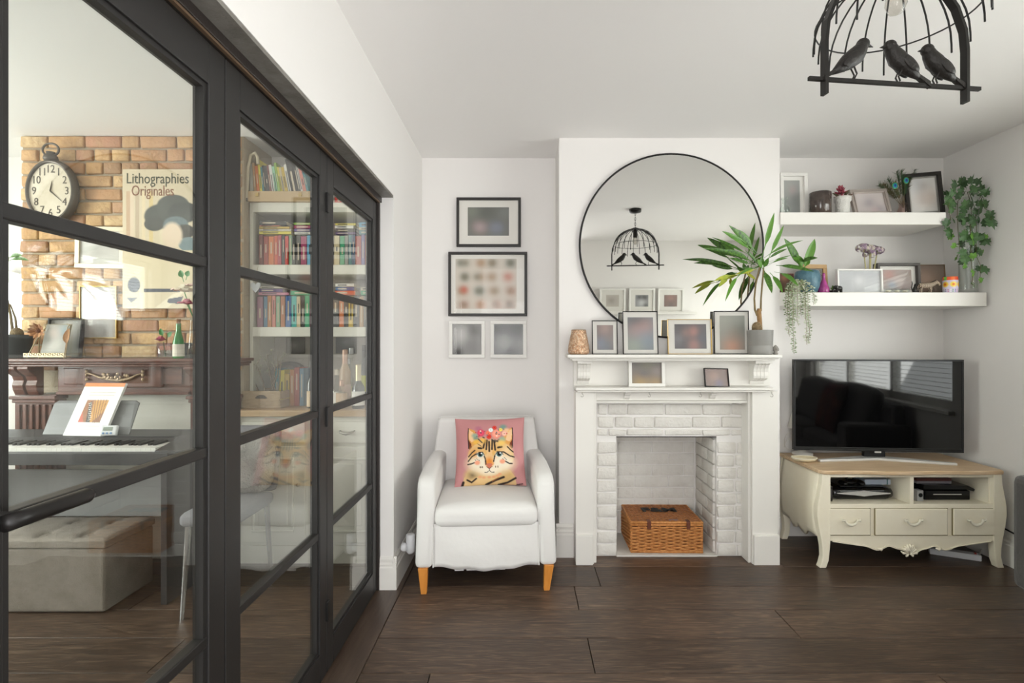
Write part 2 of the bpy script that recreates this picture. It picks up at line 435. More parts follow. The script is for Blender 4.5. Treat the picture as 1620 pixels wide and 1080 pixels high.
for i in range(12):
    z0 = i * ch_h + .002; z1 = min(z0 + ch_h - .009, bz1)
    if z1 - z0 < .02: continue
    if z1 < oz - .02:
        brickbox('brick', bx0, ox0 - .003 + rng.uniform(0, .003), YC - .010, YC + .02, z0 + .003, z1, WB, ch)
        if i % 2:
            brickbox('brick', ox1 + .003, ox1 + .10, YC - .010, YC + .02, z0 + .003, z1, WB, ch)
            brickbox('brick', ox1 + .11, bx1, YC - .010, YC + .02, z0 + .003, z1, WB, ch)
        else:
            brickbox('brick', ox1 + .003, bx1 - .045, YC - .010, YC + .02, z0 + .003, z1, WB, ch)
            brickbox('brick', bx1 - .037, bx1, YC - .010, YC + .02, z0 + .003, z1, WB, ch)
    else:
        z0 = max(z0, oz + .003)
        xs = [bx0] + ([bx0 + .06, bx0 + .17, bx0 + .39, bx0 + .61, bx0 + .78] if i % 2 else [bx0 + .1, bx0 + .21, bx0 + .33, bx0 + .55, bx0 + .72]) + [bx1]
        for a, b_ in zip(xs[:-1], xs[1:]):
            brickbox('brick', a + .004, b_ - .004, YC - .010, YC + .02, z0 + .003, z1, WB, ch)
for i in range(10):
    z0 = i * ch_h + .01; z1 = z0 + ch_h - .006
    if z0 > oz - .03: break
    z1 = min(z1, oz - .002)
    xs = [ox0 + .002] + ([ox0 + .07, ox0 + .29, ox0 + .5] if i % 2 else [ox0 + .18, ox0 + .4]) + [ox1 - .015]
    for a, b_ in zip(xs[:-1], xs[1:]): brickbox('brick', a + .002, b_ - .002, FB - .006, FB + .02, z0, z1, WB, ch, j=.0015, bev=.004)
    ys = [YC + .025] + ([YC + .13] if i % 2 else [YC + .23]) + [FB - .012]
    for a, b_ in zip(ys[:-1], ys[1:]): brickbox('brick', ox1 - .012, ox1 + .015, a + .002, b_ - .002, z0, z1, WB, ch, j=.0015, bev=.004)
    for a, b_ in zip(ys[:-1], ys[1:]): brickbox('brick', ox0 - .015, ox0 + .008, a + .002, b_ - .002, z0, z1, WB, ch, j=.0015, bev=.004)
obj('lintel_bar', MB().box(ox0 - .01, ox1 + .01, YC + .002, YC + .05, oz - .006, oz + .001), mat('sooty_iron', '2a2420', .8), ch)
# skirtings with a moulded top
def skirt_prof(h=.167, t=.018): return [(0, 0), (t, 0), (t, h * .68), (t * .72, h * .72), (t * .82, h * .78), (t * .5, h * .84), (t * .55, h * .92), (t * .2, h), (0, h)]
sk = skirt_prof()
def base(name, label, mb): return struct(name, mb, GLOSSW, label)
base('baseboard_left', 'white moulded skirting along the wall behind the armchair', MB().prism([(XL + a, b_) for a, b_ in sk], 'y', 2.6945, YA).prism([(2.712 - a, b_) for a, b_ in sk], 'x', -.735, XL + .017))
base('baseboard_back', 'white moulded skirting in the alcove behind the armchair', MB().prism([(YA - a, b_) for a, b_ in sk], 'x', XL, cx0).prism([(cx0 - a, b_) for a, b_ in sk], 'y', YC - .0195, YA).prism([(YC - a, b_) for a, b_ in skirt_prof(.19, .028)], 'x', cx0 - .018, .292))
base('baseboard_right', 'white moulded skirting behind the cream television cabinet', MB().prism([(XR - a, b_) for a, b_ in sk], 'y', 0, YA).prism([(YA - a, b_) for a, b_ in sk], 'x', cx1, XR))
# dark painted lintel lining and door frame
lin_m = mat('dark_lintel_timber', '67635d', .45, var=('8a8780', 9), bump=(60, .2))
frm_m = mat('dark_brown_frame', '2a2320', .42, bump=(90, .08))
fr = struct('trim_2', MB().box(-.714, XL - .002, -.42, 2.712, 1.976, 1.9865), lin_m, 'dark stained lining board under the lintel of the glazed doors')
mb = MB().box(-.79, -.714, -.42, 2.712, 1.95, 1.9865).box(-.79, -.722, 2.690, 2.7115, .004, 1.95).box(-.79, -.722, -.42, -.39, .004, 1.95)
frame_ = struct('trim_3', mb, frm_m, 'dark brown head and jamb frame around the glazed doors', bevel=.002)
obj('track_strip', MB().box(-.728, -.718, -.4, 2.69, 1.944, 1.951), mat('bronze_track', '7d6650', .4, .5), frame_)
# the folding glazed doors, one leaf each
XG = -.751       # middle of the leaves
def leaf(n, y0, y1, label, hinges=()):
    d = thing('door_%d' % n, label, None, (XG, (y0 + y1) / 2, .012), kind='structure')
    x0, x1 = XG - .018, XG + .018
    z0, z1 = .012, 1.942; a, b_ = y0 + .0012, y1 - .0012
    st = .066
    bars = [1.430, .987, .546]
    for ya, yb in ((a, a + st), (b_ - st, b_)): obj('stile', MB().box(x0, x1, ya, yb, z0, z1), DOORBLACK, d, world=True, bevel=.002)
    obj('top_rail', MB().box(x0, x1, a + st, b_ - st, 1.846, z1), DOORBLACK, d, world=True, bevel=.002)
    obj('bottom_rail', MB().box(x0, x1, a + st, b_ - st, z0, .118), DOORBLACK, d, world=True, bevel=.002)
    # glazing bead ring
    mb = MB()
    for ya, yb in ((a + st, a + st + .014), (b_ - st - .014, b_ - st)): mb.box(x0 + .006, x1 - .006, ya, yb, .118, 1.846)
    mb.box(x0 + .006, x1 - .006, a + st + .014, b_ - st - .014, .118, .13).box(x0 + .006, x1 - .006, a + st + .014, b_ - st - .014, 1.834, 1.846)
    obj('glazing_bead', mb, DOORBLACK, d, world=True)
    for z in bars: obj('glazing_bar', MB().box(x0 + .004, x1 - .004, a + st, b_ - st, z - .0125, z + .0125), DOORBLACK, d, world=True, bevel=.003)
    edges = [.13] + sorted(bars) + [1.834]
    for i in range(4):
        lo = edges[i] + (.0125 if i else 0); hi = edges[i + 1] - (.0125 if i < 3 else 0)
        obj('pane', MB().box(XG - .003, XG + .003, a + st + .010, b_ - st - .010, lo - .003, hi + .003), PANE, d, world=True)
    for hy in hinges:
        for hz in (1.765, .968, .245):
            obj('hinge', MB().box(x1 - .002, x1 + .008, hy - .011, hy + .011, hz - .037, hz + .037), BLACKMETAL, d, world=True, bevel=.002)
    return d
leaf(4, -.386, .688, 'black glazed door leaf before the handled one')
d1 = leaf(1, .69, 1.3205, 'black glazed door leaf with the black lever handle')
leaf(2, 1.3225, 2.004, 'black glazed door leaf between the handled leaf and the end leaf')
leaf(3, 2.006, 2.6885, 'black glazed end door leaf hinged at the white wall', hinges=(2.005,))
hx = XG + .018
hnd = obj('handle', MB().tube([(hx + .052, .705, 1.004), (hx + .052, .74, 1.004), (hx + .052, .838, 1.004), (hx + .052, .846, 1.004)], [.0115, .0115, .0115, .008], 14), BLACKMETAL, d1, world=True, smooth=True)
obj('handle_rose', MB().lathe([(.024, 0), (.024, .008), (.011, .009), (.011, .045)], 18, c=(hx, .722, 1.004), axis='x'), BLACKMETAL, hnd, world=True, smooth=True)
# ------------------------------------------------------------------ second room beyond the glass
LXa, LXb = fx(35, 3.11), -1.62
struct('wall_far_left', MB().box(-4.32, -4.2, -.7, .6, 0, ZC).box(-4.32, -4.2, 2.6, 3.6, 0, ZC).box(-4.32, -4.2, .6, 2.6, 0, .85).box(-4.32, -4.2, .6, 2.6, 2.15, ZC), WALL, 'white wall of the piano room with its own window')
win2 = thing('window_2', 'white framed window lighting the piano room', None, (-4.2, 1.6, .85), kind='structure')
mb = MB()
for ya in (.6, 1.56, 2.54): mb.box(-4.29, -4.23, ya, ya + .06, .85, 2.15)
mb.box(-4.29, -4.23, .6, 2.6, .85, .91).box(-4.29, -4.23, .6, 2.6, 2.09, 2.15)
obj('window_frame', mb, WF, win2, world=True)
for ya in (.66, 1.62): obj('pane', MB().box(-4.262, -4.256, ya, ya + .92, .91, 2.09), PANE, win2, world=True)
struct('wall_piano_front', MB().box(-4.32, -.775, -.7, -.58, 0, ZC), WALL, 'white wall of the piano room opposite the brick breast')
# back wall of that room with a garden window left of the brick breast
gx0, gx1, gz0, gz1 = -3.75, -3.02, .95, 1.69
struct('wall_piano_back', MB().box(-4.3, gx0, 3.46, 3.62, 0, ZC).box(gx1, LXa + .1, 3.46, 3.62, 0, ZC).box(gx0, gx1, 3.46, 3.62, 0, gz0).box(gx0, gx1, 3.46, 3.62, gz1, ZC).box(LXb - .1, -.77, 3.46, 3.62, 0, ZC), WALL, 'white alcove walls either side of the bare brick chimney breast')
win3 = thing('window_3', 'small bright white window beside the bare brick breast', None, ((gx0 + gx1) / 2, 3.52, gz0), kind='structure')
obj('window_frame', MB().ring(gx0, gx1, gz0, gz1, .05, 3.5, 3.55), WF, win3, world=True)
obj('pane', MB().box(gx0 + .05, gx1 - .05, 3.522, 3.528, gz0 + .05, gz1 - .05), PANE, win3, world=True)
obj('open_casement', MB().ring(gx0 + .3, gx1 - .02, gz0 + .02, gz1 - .05, .05, -.02, .02).rot(Matrix.Translation((0, 3.40, 0)) @ Matrix.Translation((-3.1, 0, 1.2)) @ Matrix.Rotation(math.radians(16), 4, 'Y') @ Matrix.Translation((3.1, 0, -1.2))), WF, win3, world=True)
# bare brick chimney breast: mortar core and single bricks
mort = mat('lime_mortar', 'ab9c86', .9, bump=(80, .5))
bc = struct('wall_brick_breast', MB().box(LXa, LXb, 3.115, 3.62, 0, ZC), mort, 'bare yellow and red stock brick chimney breast in the piano room')
BR = mat('stock_brick', 'b88a5c', .85, rnd=['d0ab7c', 'c89e6e', 'd6b486', 'c2926a', 'bd8a6c', 'd8bc90', 'cba274', 'b88c72', 'd2ae7e', 'a68468', 'cda578', 'c69870'], var=('b08a64', 14), bump=(45, .7))
course = .0757
z = ZC - .004; i = 0
while z > 1.13:
    z1 = z; z0 = z - course + .012
    x = LXa + .002; pat = i % 2
    first = True
    while x < LXb - .02:
        L = (.105 if rng.random() < .45 else .212)
        if first: L = .105 if pat else .16; first = False
        if x + L > LXb - .05: L = LXb - x
        brickbox('brick', x, x + L - .011, 3.100 + rng.uniform(-.004, .004), 3.125, z0, z1, BR, bc, j=.003, bev=.006)
        x += L
    z -= course; i += 1
# white plaster inside the timber fire surround
obj('plaster_infill', MB().box(-2.72, -1.75, 3.06, 3.115, 0, .96), mat('cream_plaster', 'dcd8cd', .7), bc)
# ================================================================== THE ARMCHAIR
COTTON = mat('white_cotton_slipcover', 'e2e0dd', .85, bump=(16, .22), sheen=.2)
ORANGEW = mat('orange_beech', 'd08a3c', .42, var=('c27a2e', 8), stretch=(6, 6, 1))
a_dir = math.radians(3.8)
ac = thing('armchair', 'white slipcovered armchair with orange beech legs', 'armchair', (-.184 - .35 * math.sin(a_dir), 2.675 + .35 * math.cos(a_dir), 0), a_dir)
def soft(o, lv=1, bev=.03, seg=3):
    md = o.modifiers.new('bevel', 'BEVEL'); md.width = bev; md.segments = seg; md.limit_method = 'ANGLE'; md.angle_limit = math.radians(30)
    for p in o.data.polygons: p.use_smooth = True
    return o
# arms: side profile (y, z) extruded across the arm
arm_prof = [(-.355, .125), (-.362, .42), (-.35, .525), (-.325, .562), (-.28, .578), (.0, .588), (.18, .60), (.27, .60), (.30, .125)]
for s in (-1, 1):
    mb = MB().prism(arm_prof, 'x', s * .255, s * .343)
    mb.v = [(x + s * (-.02 * max(0, (y - .0)) / .3) + s * .012 * (z < .3), y, z) for x, y, z in mb.v]
    soft(obj('arm', mb, COTTON, ac), bev=.028, seg=4)
# backrest, leaning and narrower towards the top
bk = [(.16, .30), (.20, .50), (.235, .775), (.262, .795), (.33, .79), (.352, .765), (.34, .125), (.24, .125)]
mb = MB().prism(bk, 'x', -.335, .335)
mb.v = [(x * (1 - .14 * max(0, z - .45) / .35), y, z) for x, y, z in mb.v]
soft(obj('backrest', mb, COTTON, ac), bev=.03, seg=4)
# front panel with a slightly drooping, scalloped hem (wavy grid)
mb = MB(); nx, nz = 40, 10
for j in range(nz + 1):
    for i in range(nx + 1):
        u = i / nx; t = j / nz; x = -.262 + .524 * u
        hem = .132 - .022 * math.sin(math.pi * u) ** 1.2 + .004 * math.sin(u * 23)
        z = hem + (.345 - hem) * t
        y = -.345 - .012 * math.sin(math.pi * t) * math.sin(math.pi * u) + .004 * math.sin(9 * u + 5 * t) * (1 - t)
        mb.v.append((x, y, z))
for j in range(nz):
    for i in range(nx):
        a = j * (nx + 1) + i; mb.f.append((a, a + 1, a + nx + 2, a + nx + 1))
fp = obj('skirt', mb, COTTON, ac, smooth=True)
md = fp.modifiers.new('solid', 'SOLIDIFY'); md.thickness = .012; md.offset = -1
soft(obj('seat_base', MB().box(-.262, .262, -.325, .30, .15, .34), COTTON, ac), bev=.02)
# seat cushion: rounded block with a crowned top
def crowned(x0, x1, y0, y1, z0, z1, crown=.02, n=14, rnd=.045):
    bm = bmesh.new(); bmesh.ops.create_cube(bm, size=1)
    bmesh.ops.subdivide_edges(bm, edges=bm.edges[:], cuts=n, use_grid_fill=True)
    hx, hy, hz = (x1 - x0) / 2, (y1 - y0) / 2, (z1 - z0) / 2
    for v in bm.verts:
        p = Vector((v.co.x * 2 * hx, v.co.y * 2 * hy, v.co.z * 2 * hz))
        r = min(rnd, hz * .95)
        q = Vector((max(-hx + r, min(hx - r, p.x)), max(-hy + r, min(hy - r, p.y)), max(-hz + r, min(hz - r, p.z))))
        d = p - q
        if d.length > 1e-9: p = q + d.normalized() * r
        u, w_ = p.x / hx, p.y / hy
        k = max(0, (1 - u * u)) * max(0, (1 - w_ * w_))
        p.z += crown * k * (1 if p.z > 0 else -.3)
        v.co = p + Vector(((x0 + x1) / 2, (y0 + y1) / 2, (z0 + z1) / 2))
    me = bpy.data.meshes.new('m'); bm.to_mesh(me); bm.free(); return me
obj('seat_cushion', crowned(-.262, .262, -.372, .21, .325, .435, .022), COTTON, ac, smooth=True)
for s in (-1, 1):
    for yy in (-.33, .28):
        a, b_ = .018, .024
        x = s * .314
        mb = MB().add([(x - a - s * .008, yy - a, 0), (x + a * .6 - s * .008, yy - a, 0), (x + a * .6 - s * .008, yy + a, 0), (x - a - s * .008, yy + a, 0), (x - b_, yy - b_, .13), (x + b_, yy - b_, .13), (x + b_, yy + b_, .13), (x - b_, yy + b_, .13)],
                      [(0, 3, 2, 1), (4, 5, 6, 7), (0, 1, 5, 4), (1, 2, 6, 5), (2, 3, 7, 6), (3, 0, 4, 7)])
        obj('leg', mb, ORANGEW, ac, bevel=.003)
for x0 in (-.04, .02, .075, .14, .17): obj('hem_tab', MB().box(x0 - .12, x0 - .075, -.30, -.297, .092, .13), COTTON, ac)
for s in (-1, 1): obj('piping', MB().tube([(s * .262, -.366, .138), (s * .262, -.368, .34)], .0025, 6), COTTON, ac)
mb = MB().tube([(-.29, .262, .772), (-.29, .245, .79), (-.26, .25, .798), (0, .252, .802), (.26, .25, .798), (.29, .245, .79), (.29, .262, .772)], .003, 6)
obj('back_piping', mb, COTTON, ac)

# ---- printed cushion: coordinates of the print are those of a 945 x 910 sheet
P = Paint(945, 910, 150, 150, (198, 138, 138))
rr = random.Random(5)
for k in range(30): P.blob(rr.uniform(0, 945), rr.uniform(0, 910), rr.uniform(60, 160), rr.choice([(188, 128, 130), (205, 146, 146), (194, 134, 134)]), .5)
def ell(cx, cy, rx, ry, c, soft=.12, op=1): P.ell(cx - 65, cy - 80, rx, ry, c, soft, op)
def stk(pts, w_, c, op=1): P.stroke([(x - 65, y - 80) for x, y in pts], w_, c, op)
def pol(pts, c, op=1): P.poly([(x - 65, y - 80) for x, y in pts], c, op)
FUR, FUR2, CRM, DK = (224, 190, 138), (222, 158, 84), (240, 226, 202), (48, 36, 34)
pol([(160, 990), (190, 880), (260, 800), (420, 760), (640, 760), (800, 800), (860, 880), (880, 990)], FUR)
ell(300, 860, 110, 100, (206, 172, 122), .3); ell(300, 850, 50, 45, (120, 104, 78), .6, .7)
ell(700, 870, 140, 100, (214, 176, 118), .3); ell(500, 930, 190, 60, (232, 196, 140), .3)
stk([(230, 910), (290, 945), (350, 900)], 22, DK); stk([(480, 985), (600, 930), (710, 890)], 30, DK); stk([(640, 990), (760, 960), (870, 900)], 26, DK)
stk([(165, 990), (180, 940)], 36, DK); stk([(880, 985), (960, 970)], 14, DK); stk([(560, 940), (640, 900)], 14, (140, 90, 50))
for sx, cx in ((1, 290), (-1, 795)):
    pol([(cx - 45 * sx, 225), (cx + 40 * sx, 260), (cx + 100 * sx, 420), (cx + 20 * sx, 500), (cx - 45 * sx, 500)], FUR2)
    pol([(cx - 40 * sx, 240), (cx + 20 * sx, 290), (cx + 50 * sx, 400), (cx - 5 * sx, 420), (cx - 38 * sx, 380)], (238, 196, 150))
    pol([(cx - 45 * sx, 390), (cx - 10 * sx, 440), (cx + 5 * sx, 520), (cx - 45 * sx, 510)], (110, 52, 30))
    stk([(cx - 45 * sx, 230), (cx - 52 * sx, 330), (cx - 45 * sx, 500)], 14, DK)
ell(545, 610, 312, 210, FUR, .03); ell(545, 700, 300, 150, (236, 214, 176), .3); ell(545, 560, 210, 150, (226, 176, 104), .5, .8)
ell(400, 700, 130, 90, CRM, .4); ell(690, 690, 130, 90, CRM, .4); ell(530, 780, 130, 70, CRM, .4)
ell(320, 560, 70, 60, FUR2, .6, .7); ell(760, 540, 70, 60, (238, 206, 160), .6, .7)
pol([(470, 480), (580, 480), (560, 560), (585, 720), (523, 775), (465, 720), (490, 560)], (232, 190, 134)); ell(523, 690, 48, 60, (226, 140, 60), .5)
for x0, x1, t, b_ in ((470, 445, 400, 500), (495, 485, 400, 520), (523, 525, 420, 545), (565, 560, 400, 520), (590, 603, 410, 530)): stk([(x0, t), (x1, b_)], 24, DK)
stk([(380, 500), (420, 505)], 26, DK); stk([(640, 500), (690, 490)], 26, DK); stk([(350, 430), (420, 480)], 10, (110, 84, 60)); stk([(600, 430), (660, 390)], 12, DK)
for pts in ([(240, 670), (290, 610), (360, 570), (440, 570), (470, 640), (480, 720)], [(860, 625), (800, 610), (720, 560), (630, 555), (595, 610), (580, 680)], [(235, 710), (280, 705), (325, 690)], [(735, 680), (790, 710), (830, 712)], [(245, 610), (290, 560), (330, 530)], [(770, 490), (810, 530), (850, 560)]): stk(pts, 17, DK)
for ex in (405, 655):
    ell(ex, 588, 52, 36, (245, 240, 230)); ell(ex, 586, 38, 34, (96, 128, 122)); ell(ex, 584, 22, 26, (16, 16, 18)); ell(ex + 14, 572, 9, 9, (250, 250, 250))
    stk([(ex - 52, 590), (ex - 20, 556), (ex + 30, 556), (ex + 52, 592)], 10, DK)
pol([(478, 715), (523, 700), (570, 715), (523, 780)], (204, 116, 92)); stk([(485, 745), (523, 775), (560, 745)], 8, (80, 40, 34))
stk([(523, 780), (523, 800)], 8, DK); stk([(460, 822), (490, 825), (523, 800), (556, 825), (586, 822)], 8, DK)
for cx, cy in ((365, 692), (697, 682)): ell(cx, cy, 36, 30, (240, 164, 130), .3)
for cx, cy in ((330, 650), (355, 640), (380, 655), (700, 645), (722, 630), (740, 650)): stk([(cx, cy), (cx + 14, cy + 12)], 8, (70, 84, 86))
for cx in (405, 430, 605, 635): ell(cx, 752, 8, 14, (120, 96, 70))
for cx, cy in ((400, 880), (450, 890), (520, 888), (580, 885), (630, 870), (660, 850)): ell(cx, cy, 24, 16, (232, 168, 124), .4)
for cx, cy, r, c in ((330, 330, 40, (150, 170, 150)), (345, 370, 36, (130, 150, 130)), (700, 390, 44, (160, 180, 150)), (715, 215, 50, (120, 150, 140)), (380, 230, 44, (180, 112, 130)), (760, 270, 46, (236, 190, 150)), (690, 440, 50, (240, 200, 110)), (430, 400, 50, (232, 180, 90)), (345, 420, 40, (236, 184, 80))): ell(cx, cy, r, r * .8, c, .4, .85)
for cx, cy, r, c in ((415, 295, 50, (214, 74, 100)), (620, 310, 64, (240, 150, 130)), (515, 300, 36, (240, 120, 90)), (597, 222, 30, (204, 60, 50)), (523, 350, 32, (206, 60, 44)), (548, 255, 30, (222, 230, 226)), (730, 310, 36, (240, 180, 160)), (680, 255, 26, (240, 210, 100))):
    ell(cx, cy, r, r, c, .15); ell(cx, cy, r * .62, r * .62, tuple(min(255, int(v * 1.12)) for v in c), .3); ell(cx, cy, r * .25, r * .25, tuple(int(v * .75) for v in c), .3)
for pts in ([(380, 380), (430, 430)], [(600, 400), (640, 420)], [(560, 390), (590, 410)], [(440, 355), (460, 365)]): stk(pts, 16, (72, 70, 64))
for k in range(16): ell(rr.uniform(330, 800), rr.uniform(200, 380), 9, 9, rr.choice([(250, 240, 220), (200, 60, 60), (90, 110, 120), (240, 190, 110)]), .3)
n = 150; mb = MB()
def pil(u, v):
    x = (u - .5) * .40; z = (.5 - v) * .385
    e = (1 - abs(2 * u - 1) ** 3.2) * (1 - abs(2 * v - 1) ** 3.2)
    pin = 1 - .05 * (1 - (2 * v - 1) ** 2) * abs(2 * u - 1)
    pz = 1 - .05 * (1 - (2 * u - 1) ** 2) * abs(2 * v - 1)
    return x * pin, .055 * max(0, e) ** .62, z * pz
for j in range(n + 1):
    for i in range(n + 1):
        x, t, z = pil(i / n, j / n); mb.v.append((x, -t - .003, z + .19))
m2 = 24; k0 = len(mb.v)
for j in range(m2 + 1):
    for i in range(m2 + 1):
        x, t, z = pil(i / m2, j / m2); mb.v.append((x, t + .003, z + .19))
for j in range(n):
    for i in range(n):
        a = j * (n + 1) + i; mb.f.append((a, a + n + 1, a + n + 2, a + 1))
for j in range(m2):
    for i in range(m2):
        a = k0 + j * (m2 + 1) + i; mb.f.append((a, a + 1, a + m2 + 2, a + m2 + 1))
me = mb.mesh('cushion')
cu = obj('scatter_cushion', me, print_mat('printed_cushion', .85, bump=(220, .12)), smooth=True)
P.C[-1, -1] = lin((196, 136, 137)); P.colour(me)
tag(cu, 'pink scatter cushion printed with a tabby cat in a flower crown', 'cushion')
cu.location = (fx(777, 3.03), 2.985, .447); cu.rotation_euler = (math.radians(-19), math.radians(-.6), math.radians(4))

# ================================================================== FRAMES
def picture(name, label, cat, x, y, z, w_, h_, fw, fm, ph, mount=None, mw=0, depth=.018, lean=0, rz=0, group=None, win=None, glass=True, roll=0):
    """root at the base centre; fw frame width, mw mount width, ph a Paint or None"""
    t = thing(name, label, cat, (x, y, z), rz, group, rx=-math.radians(lean))
    if roll: t.rotation_euler = (-math.radians(lean), math.radians(roll), rz)
    obj('frame', MB().ring(-w_ / 2, w_ / 2, 0, h_, fw, 0, depth), fm, t, bevel=min(.002, fw * .2))
    if mount: obj('mount', MB().box(-w_ / 2 + fw, w_ / 2 - fw, depth * .55, depth * .8, fw, h_ - fw), mount, t)
    if ph:
        l, r, b_, u = win or (mw, mw, mw, mw)
        ph.sheet('photograph', w_ - 2 * fw - l - r, h_ - 2 * fw - b_ - u, PRINT, t, y=depth * .5, z0=fw + b_, x0=-w_ / 2 + fw + l)
    if glass: obj('glass', MB().box(-w_ / 2 + fw, w_ / 2 - fw, depth * .3, depth * .36, fw, h_ - fw), FRAMEPANE, t)
    return t
def pic(name, label, px0, px1, py0, py1, Y, fw, fm, ph, **k):
    """pixel rectangle of the outer frame at depth Y"""
    return picture(name, label, 'picture frame', fx((px0 + px1) / 2, Y), Y, fz(py1, Y) if 'z' not in k else k.pop('z'), (px1 - px0) * Y / F, (py1 - py0) * Y / F, fw, fm, ph, **k)
MOUNT = mat('ivory_mount_card', 'e0ddd6', .8)
G4 = 'frames hung above the armchair'
pic('framed_photo', 'black frame with a blurred landscape-format photo, topmost above the armchair', 722, 824, 312, 390, 3.455, .017, BLACKF,
    photo((112, 112, 104), [(.3, .7, .22, (196, 160, 160)), (.7, .72, .24, (128, 138, 164)), (.45, .15, .3, (88, 92, 82)), (.1, .15, .2, (132, 140, 120)), (.9, .2, .2, (124, 132, 128))], asp=1.3), mount=MOUNT, win=(.055, .06, .055, .045), group=G4)
gp = Paint(1, .84, 44, 38, (206, 198, 186))
rr = random.Random(2)
for i in range(4):
    for j in range(4):
        p0 = (.12 + .255 * i, .07 + .235 * j)
        for q in range(2): gp.blob(p0[0] + rr.uniform(-.05, .05), p0[1], .075, [(128, 120, 100), (150, 130, 104), (110, 112, 96), (190, 130, 110), (170, 140, 110), (140, 126, 108)][rr.randrange(6)], .75)
gp.blob(.14, .52, .07, (190, 96, 80), .8)
pic('framed_photo', 'wide black frame with a grid of small blurred photos', 709, 834, 398, 500, 3.455, .018, BLACKF, gp, mount=MOUNT, win=(.028, .05, .03, .026), group=G4)
pic('framed_photo', 'small white frame with a pale grey portrait, beside its darker twin', 710, 767, 507, 566, 3.455, .022, WHITEF, photo((150, 148, 145), [(.3, .35, .3, (196, 194, 190)), (.2, .95, .18, (58, 56, 54)), (.8, .2, .25, (120, 118, 116)), (.75, .8, .3, (140, 138, 136))], op=.95), group=G4, depth=.022)
pic('framed_photo', 'small white frame with a dark grey portrait, beside its paler twin', 776, 833, 507, 566, 3.455, .022, WHITEF, photo((92, 90, 88), [(.35, .6, .3, (160, 158, 156)), (.75, .15, .25, (52, 50, 49)), (.15, .15, .2, (60, 58, 56)), (.6, .95, .18, (46, 44, 43)), (.9, .7, .2, (130, 128, 126))], op=.95), group=G4, depth=.022)
# round mirror
mr = thing('round_mirror', 'large round wall mirror with a thin black rim', 'mirror', (fx(1063, 3.115), 3.125, fz(533.5, 3.115)))
R = .533
mb = MB().tube([(R * math.cos(t * math.pi / 48), 0, R + R * math.sin(t * math.pi / 48)) for t in range(96)], .0062, 8, closed=True)
obj('rim', mb, BLACKMETAL, mr, smooth=True)
obj('mirror_glass', MB().lathe([(R - .004, -.002), (R - .004, .006)], 96, c=(0, 0, R), axis='y'), mat('silvered_glass', 'e6e6e3', .015, 1.0), mr)
obj('backing_board', MB().lathe([(R - .02, .0065), (R - .02, .0145)], 64, c=(0, 0, R), axis='y'), BLACKMETAL, mr)

# ================================================================== FIRE SURROUND
fs = thing('fire_surround', 'white painted timber fire surround with two shelves', 'mantelpiece', (.85, 3.09, 0))
def fsb(name, *bx, bev=.003): 
    mb = MB()
    for b_ in bx: mb.box(*b_)
    return obj(name, mb, GLOSSW, fs, world=True, bevel=bev)
Yb = YC - .011
ZM, ZL = 1.179, .996
def moulded(name, x0, x1, yf, z0, z1, steps):
    """shelf with stepped nosing: steps = (inset, z from, z to)"""
    mb = MB()
    for ins, a, b_ in steps: mb.box(x0 + ins, x1 - ins, yf + ins, YC - .001, a, b_)
    return obj(name, mb, GLOSSW, fs, world=True, bevel=.004, seg=2)
moulded('mantel_shelf', fx(898, 2.93), fx(1238, 2.93), 2.93, 0, 0, [(0, ZM - .017, ZM), (.012, ZM - .024, ZM - .017), (.026, ZM - .034, ZM - .024)])
fsb('back_board', (.29, 1.425, 3.105, YC - .001, ZL, ZM - .034))
moulded('lower_shelf', fx(911, 2.97), fx(1224, 2.97), 2.972, 0, 0, [(0, ZL - .016, ZL), (.01, ZL - .026, ZL - .016)])
xl0, xl1, xr0, xr1 = fx(911, 3.02), fx(941, 3.02), fx(1187, 3.02), fx(1231, 3.02)
fsb('pilaster', (xl0, xl1 - .004, 3.022, YC - .001, 0, ZL - .026), bev=.002)
fsb('pilaster', (xr0 + .012, xr1, 3.022, YC - .001, 0, ZL - .026), bev=.002)
fsb('pilaster_side', (xl1 - .004, xl1 + .012, 3.04, YC - .001, 0, ZL - .026)); fsb('pilaster_side', (xr0 - .004, xr0 + .012, 3.04, YC - .001, 0, ZL - .026))
fsb('plinth', (xl0 - .002, xl1 - .012, 3.004, 3.03, 0, .166)); fsb('plinth', (xr0 + .016, xr1 + .003, 3.004, 3.03, 0, .166))
fsb('frieze', (xl1, xr0, 3.075, YC - .001, fz(634, 3.06), ZL - .026)); fsb('frieze_moulding', (xl1 + .0, xr0 - .0, 3.05, 3.08, fz(637.5, 3.06), fz(634, 3.06)), bev=.004)
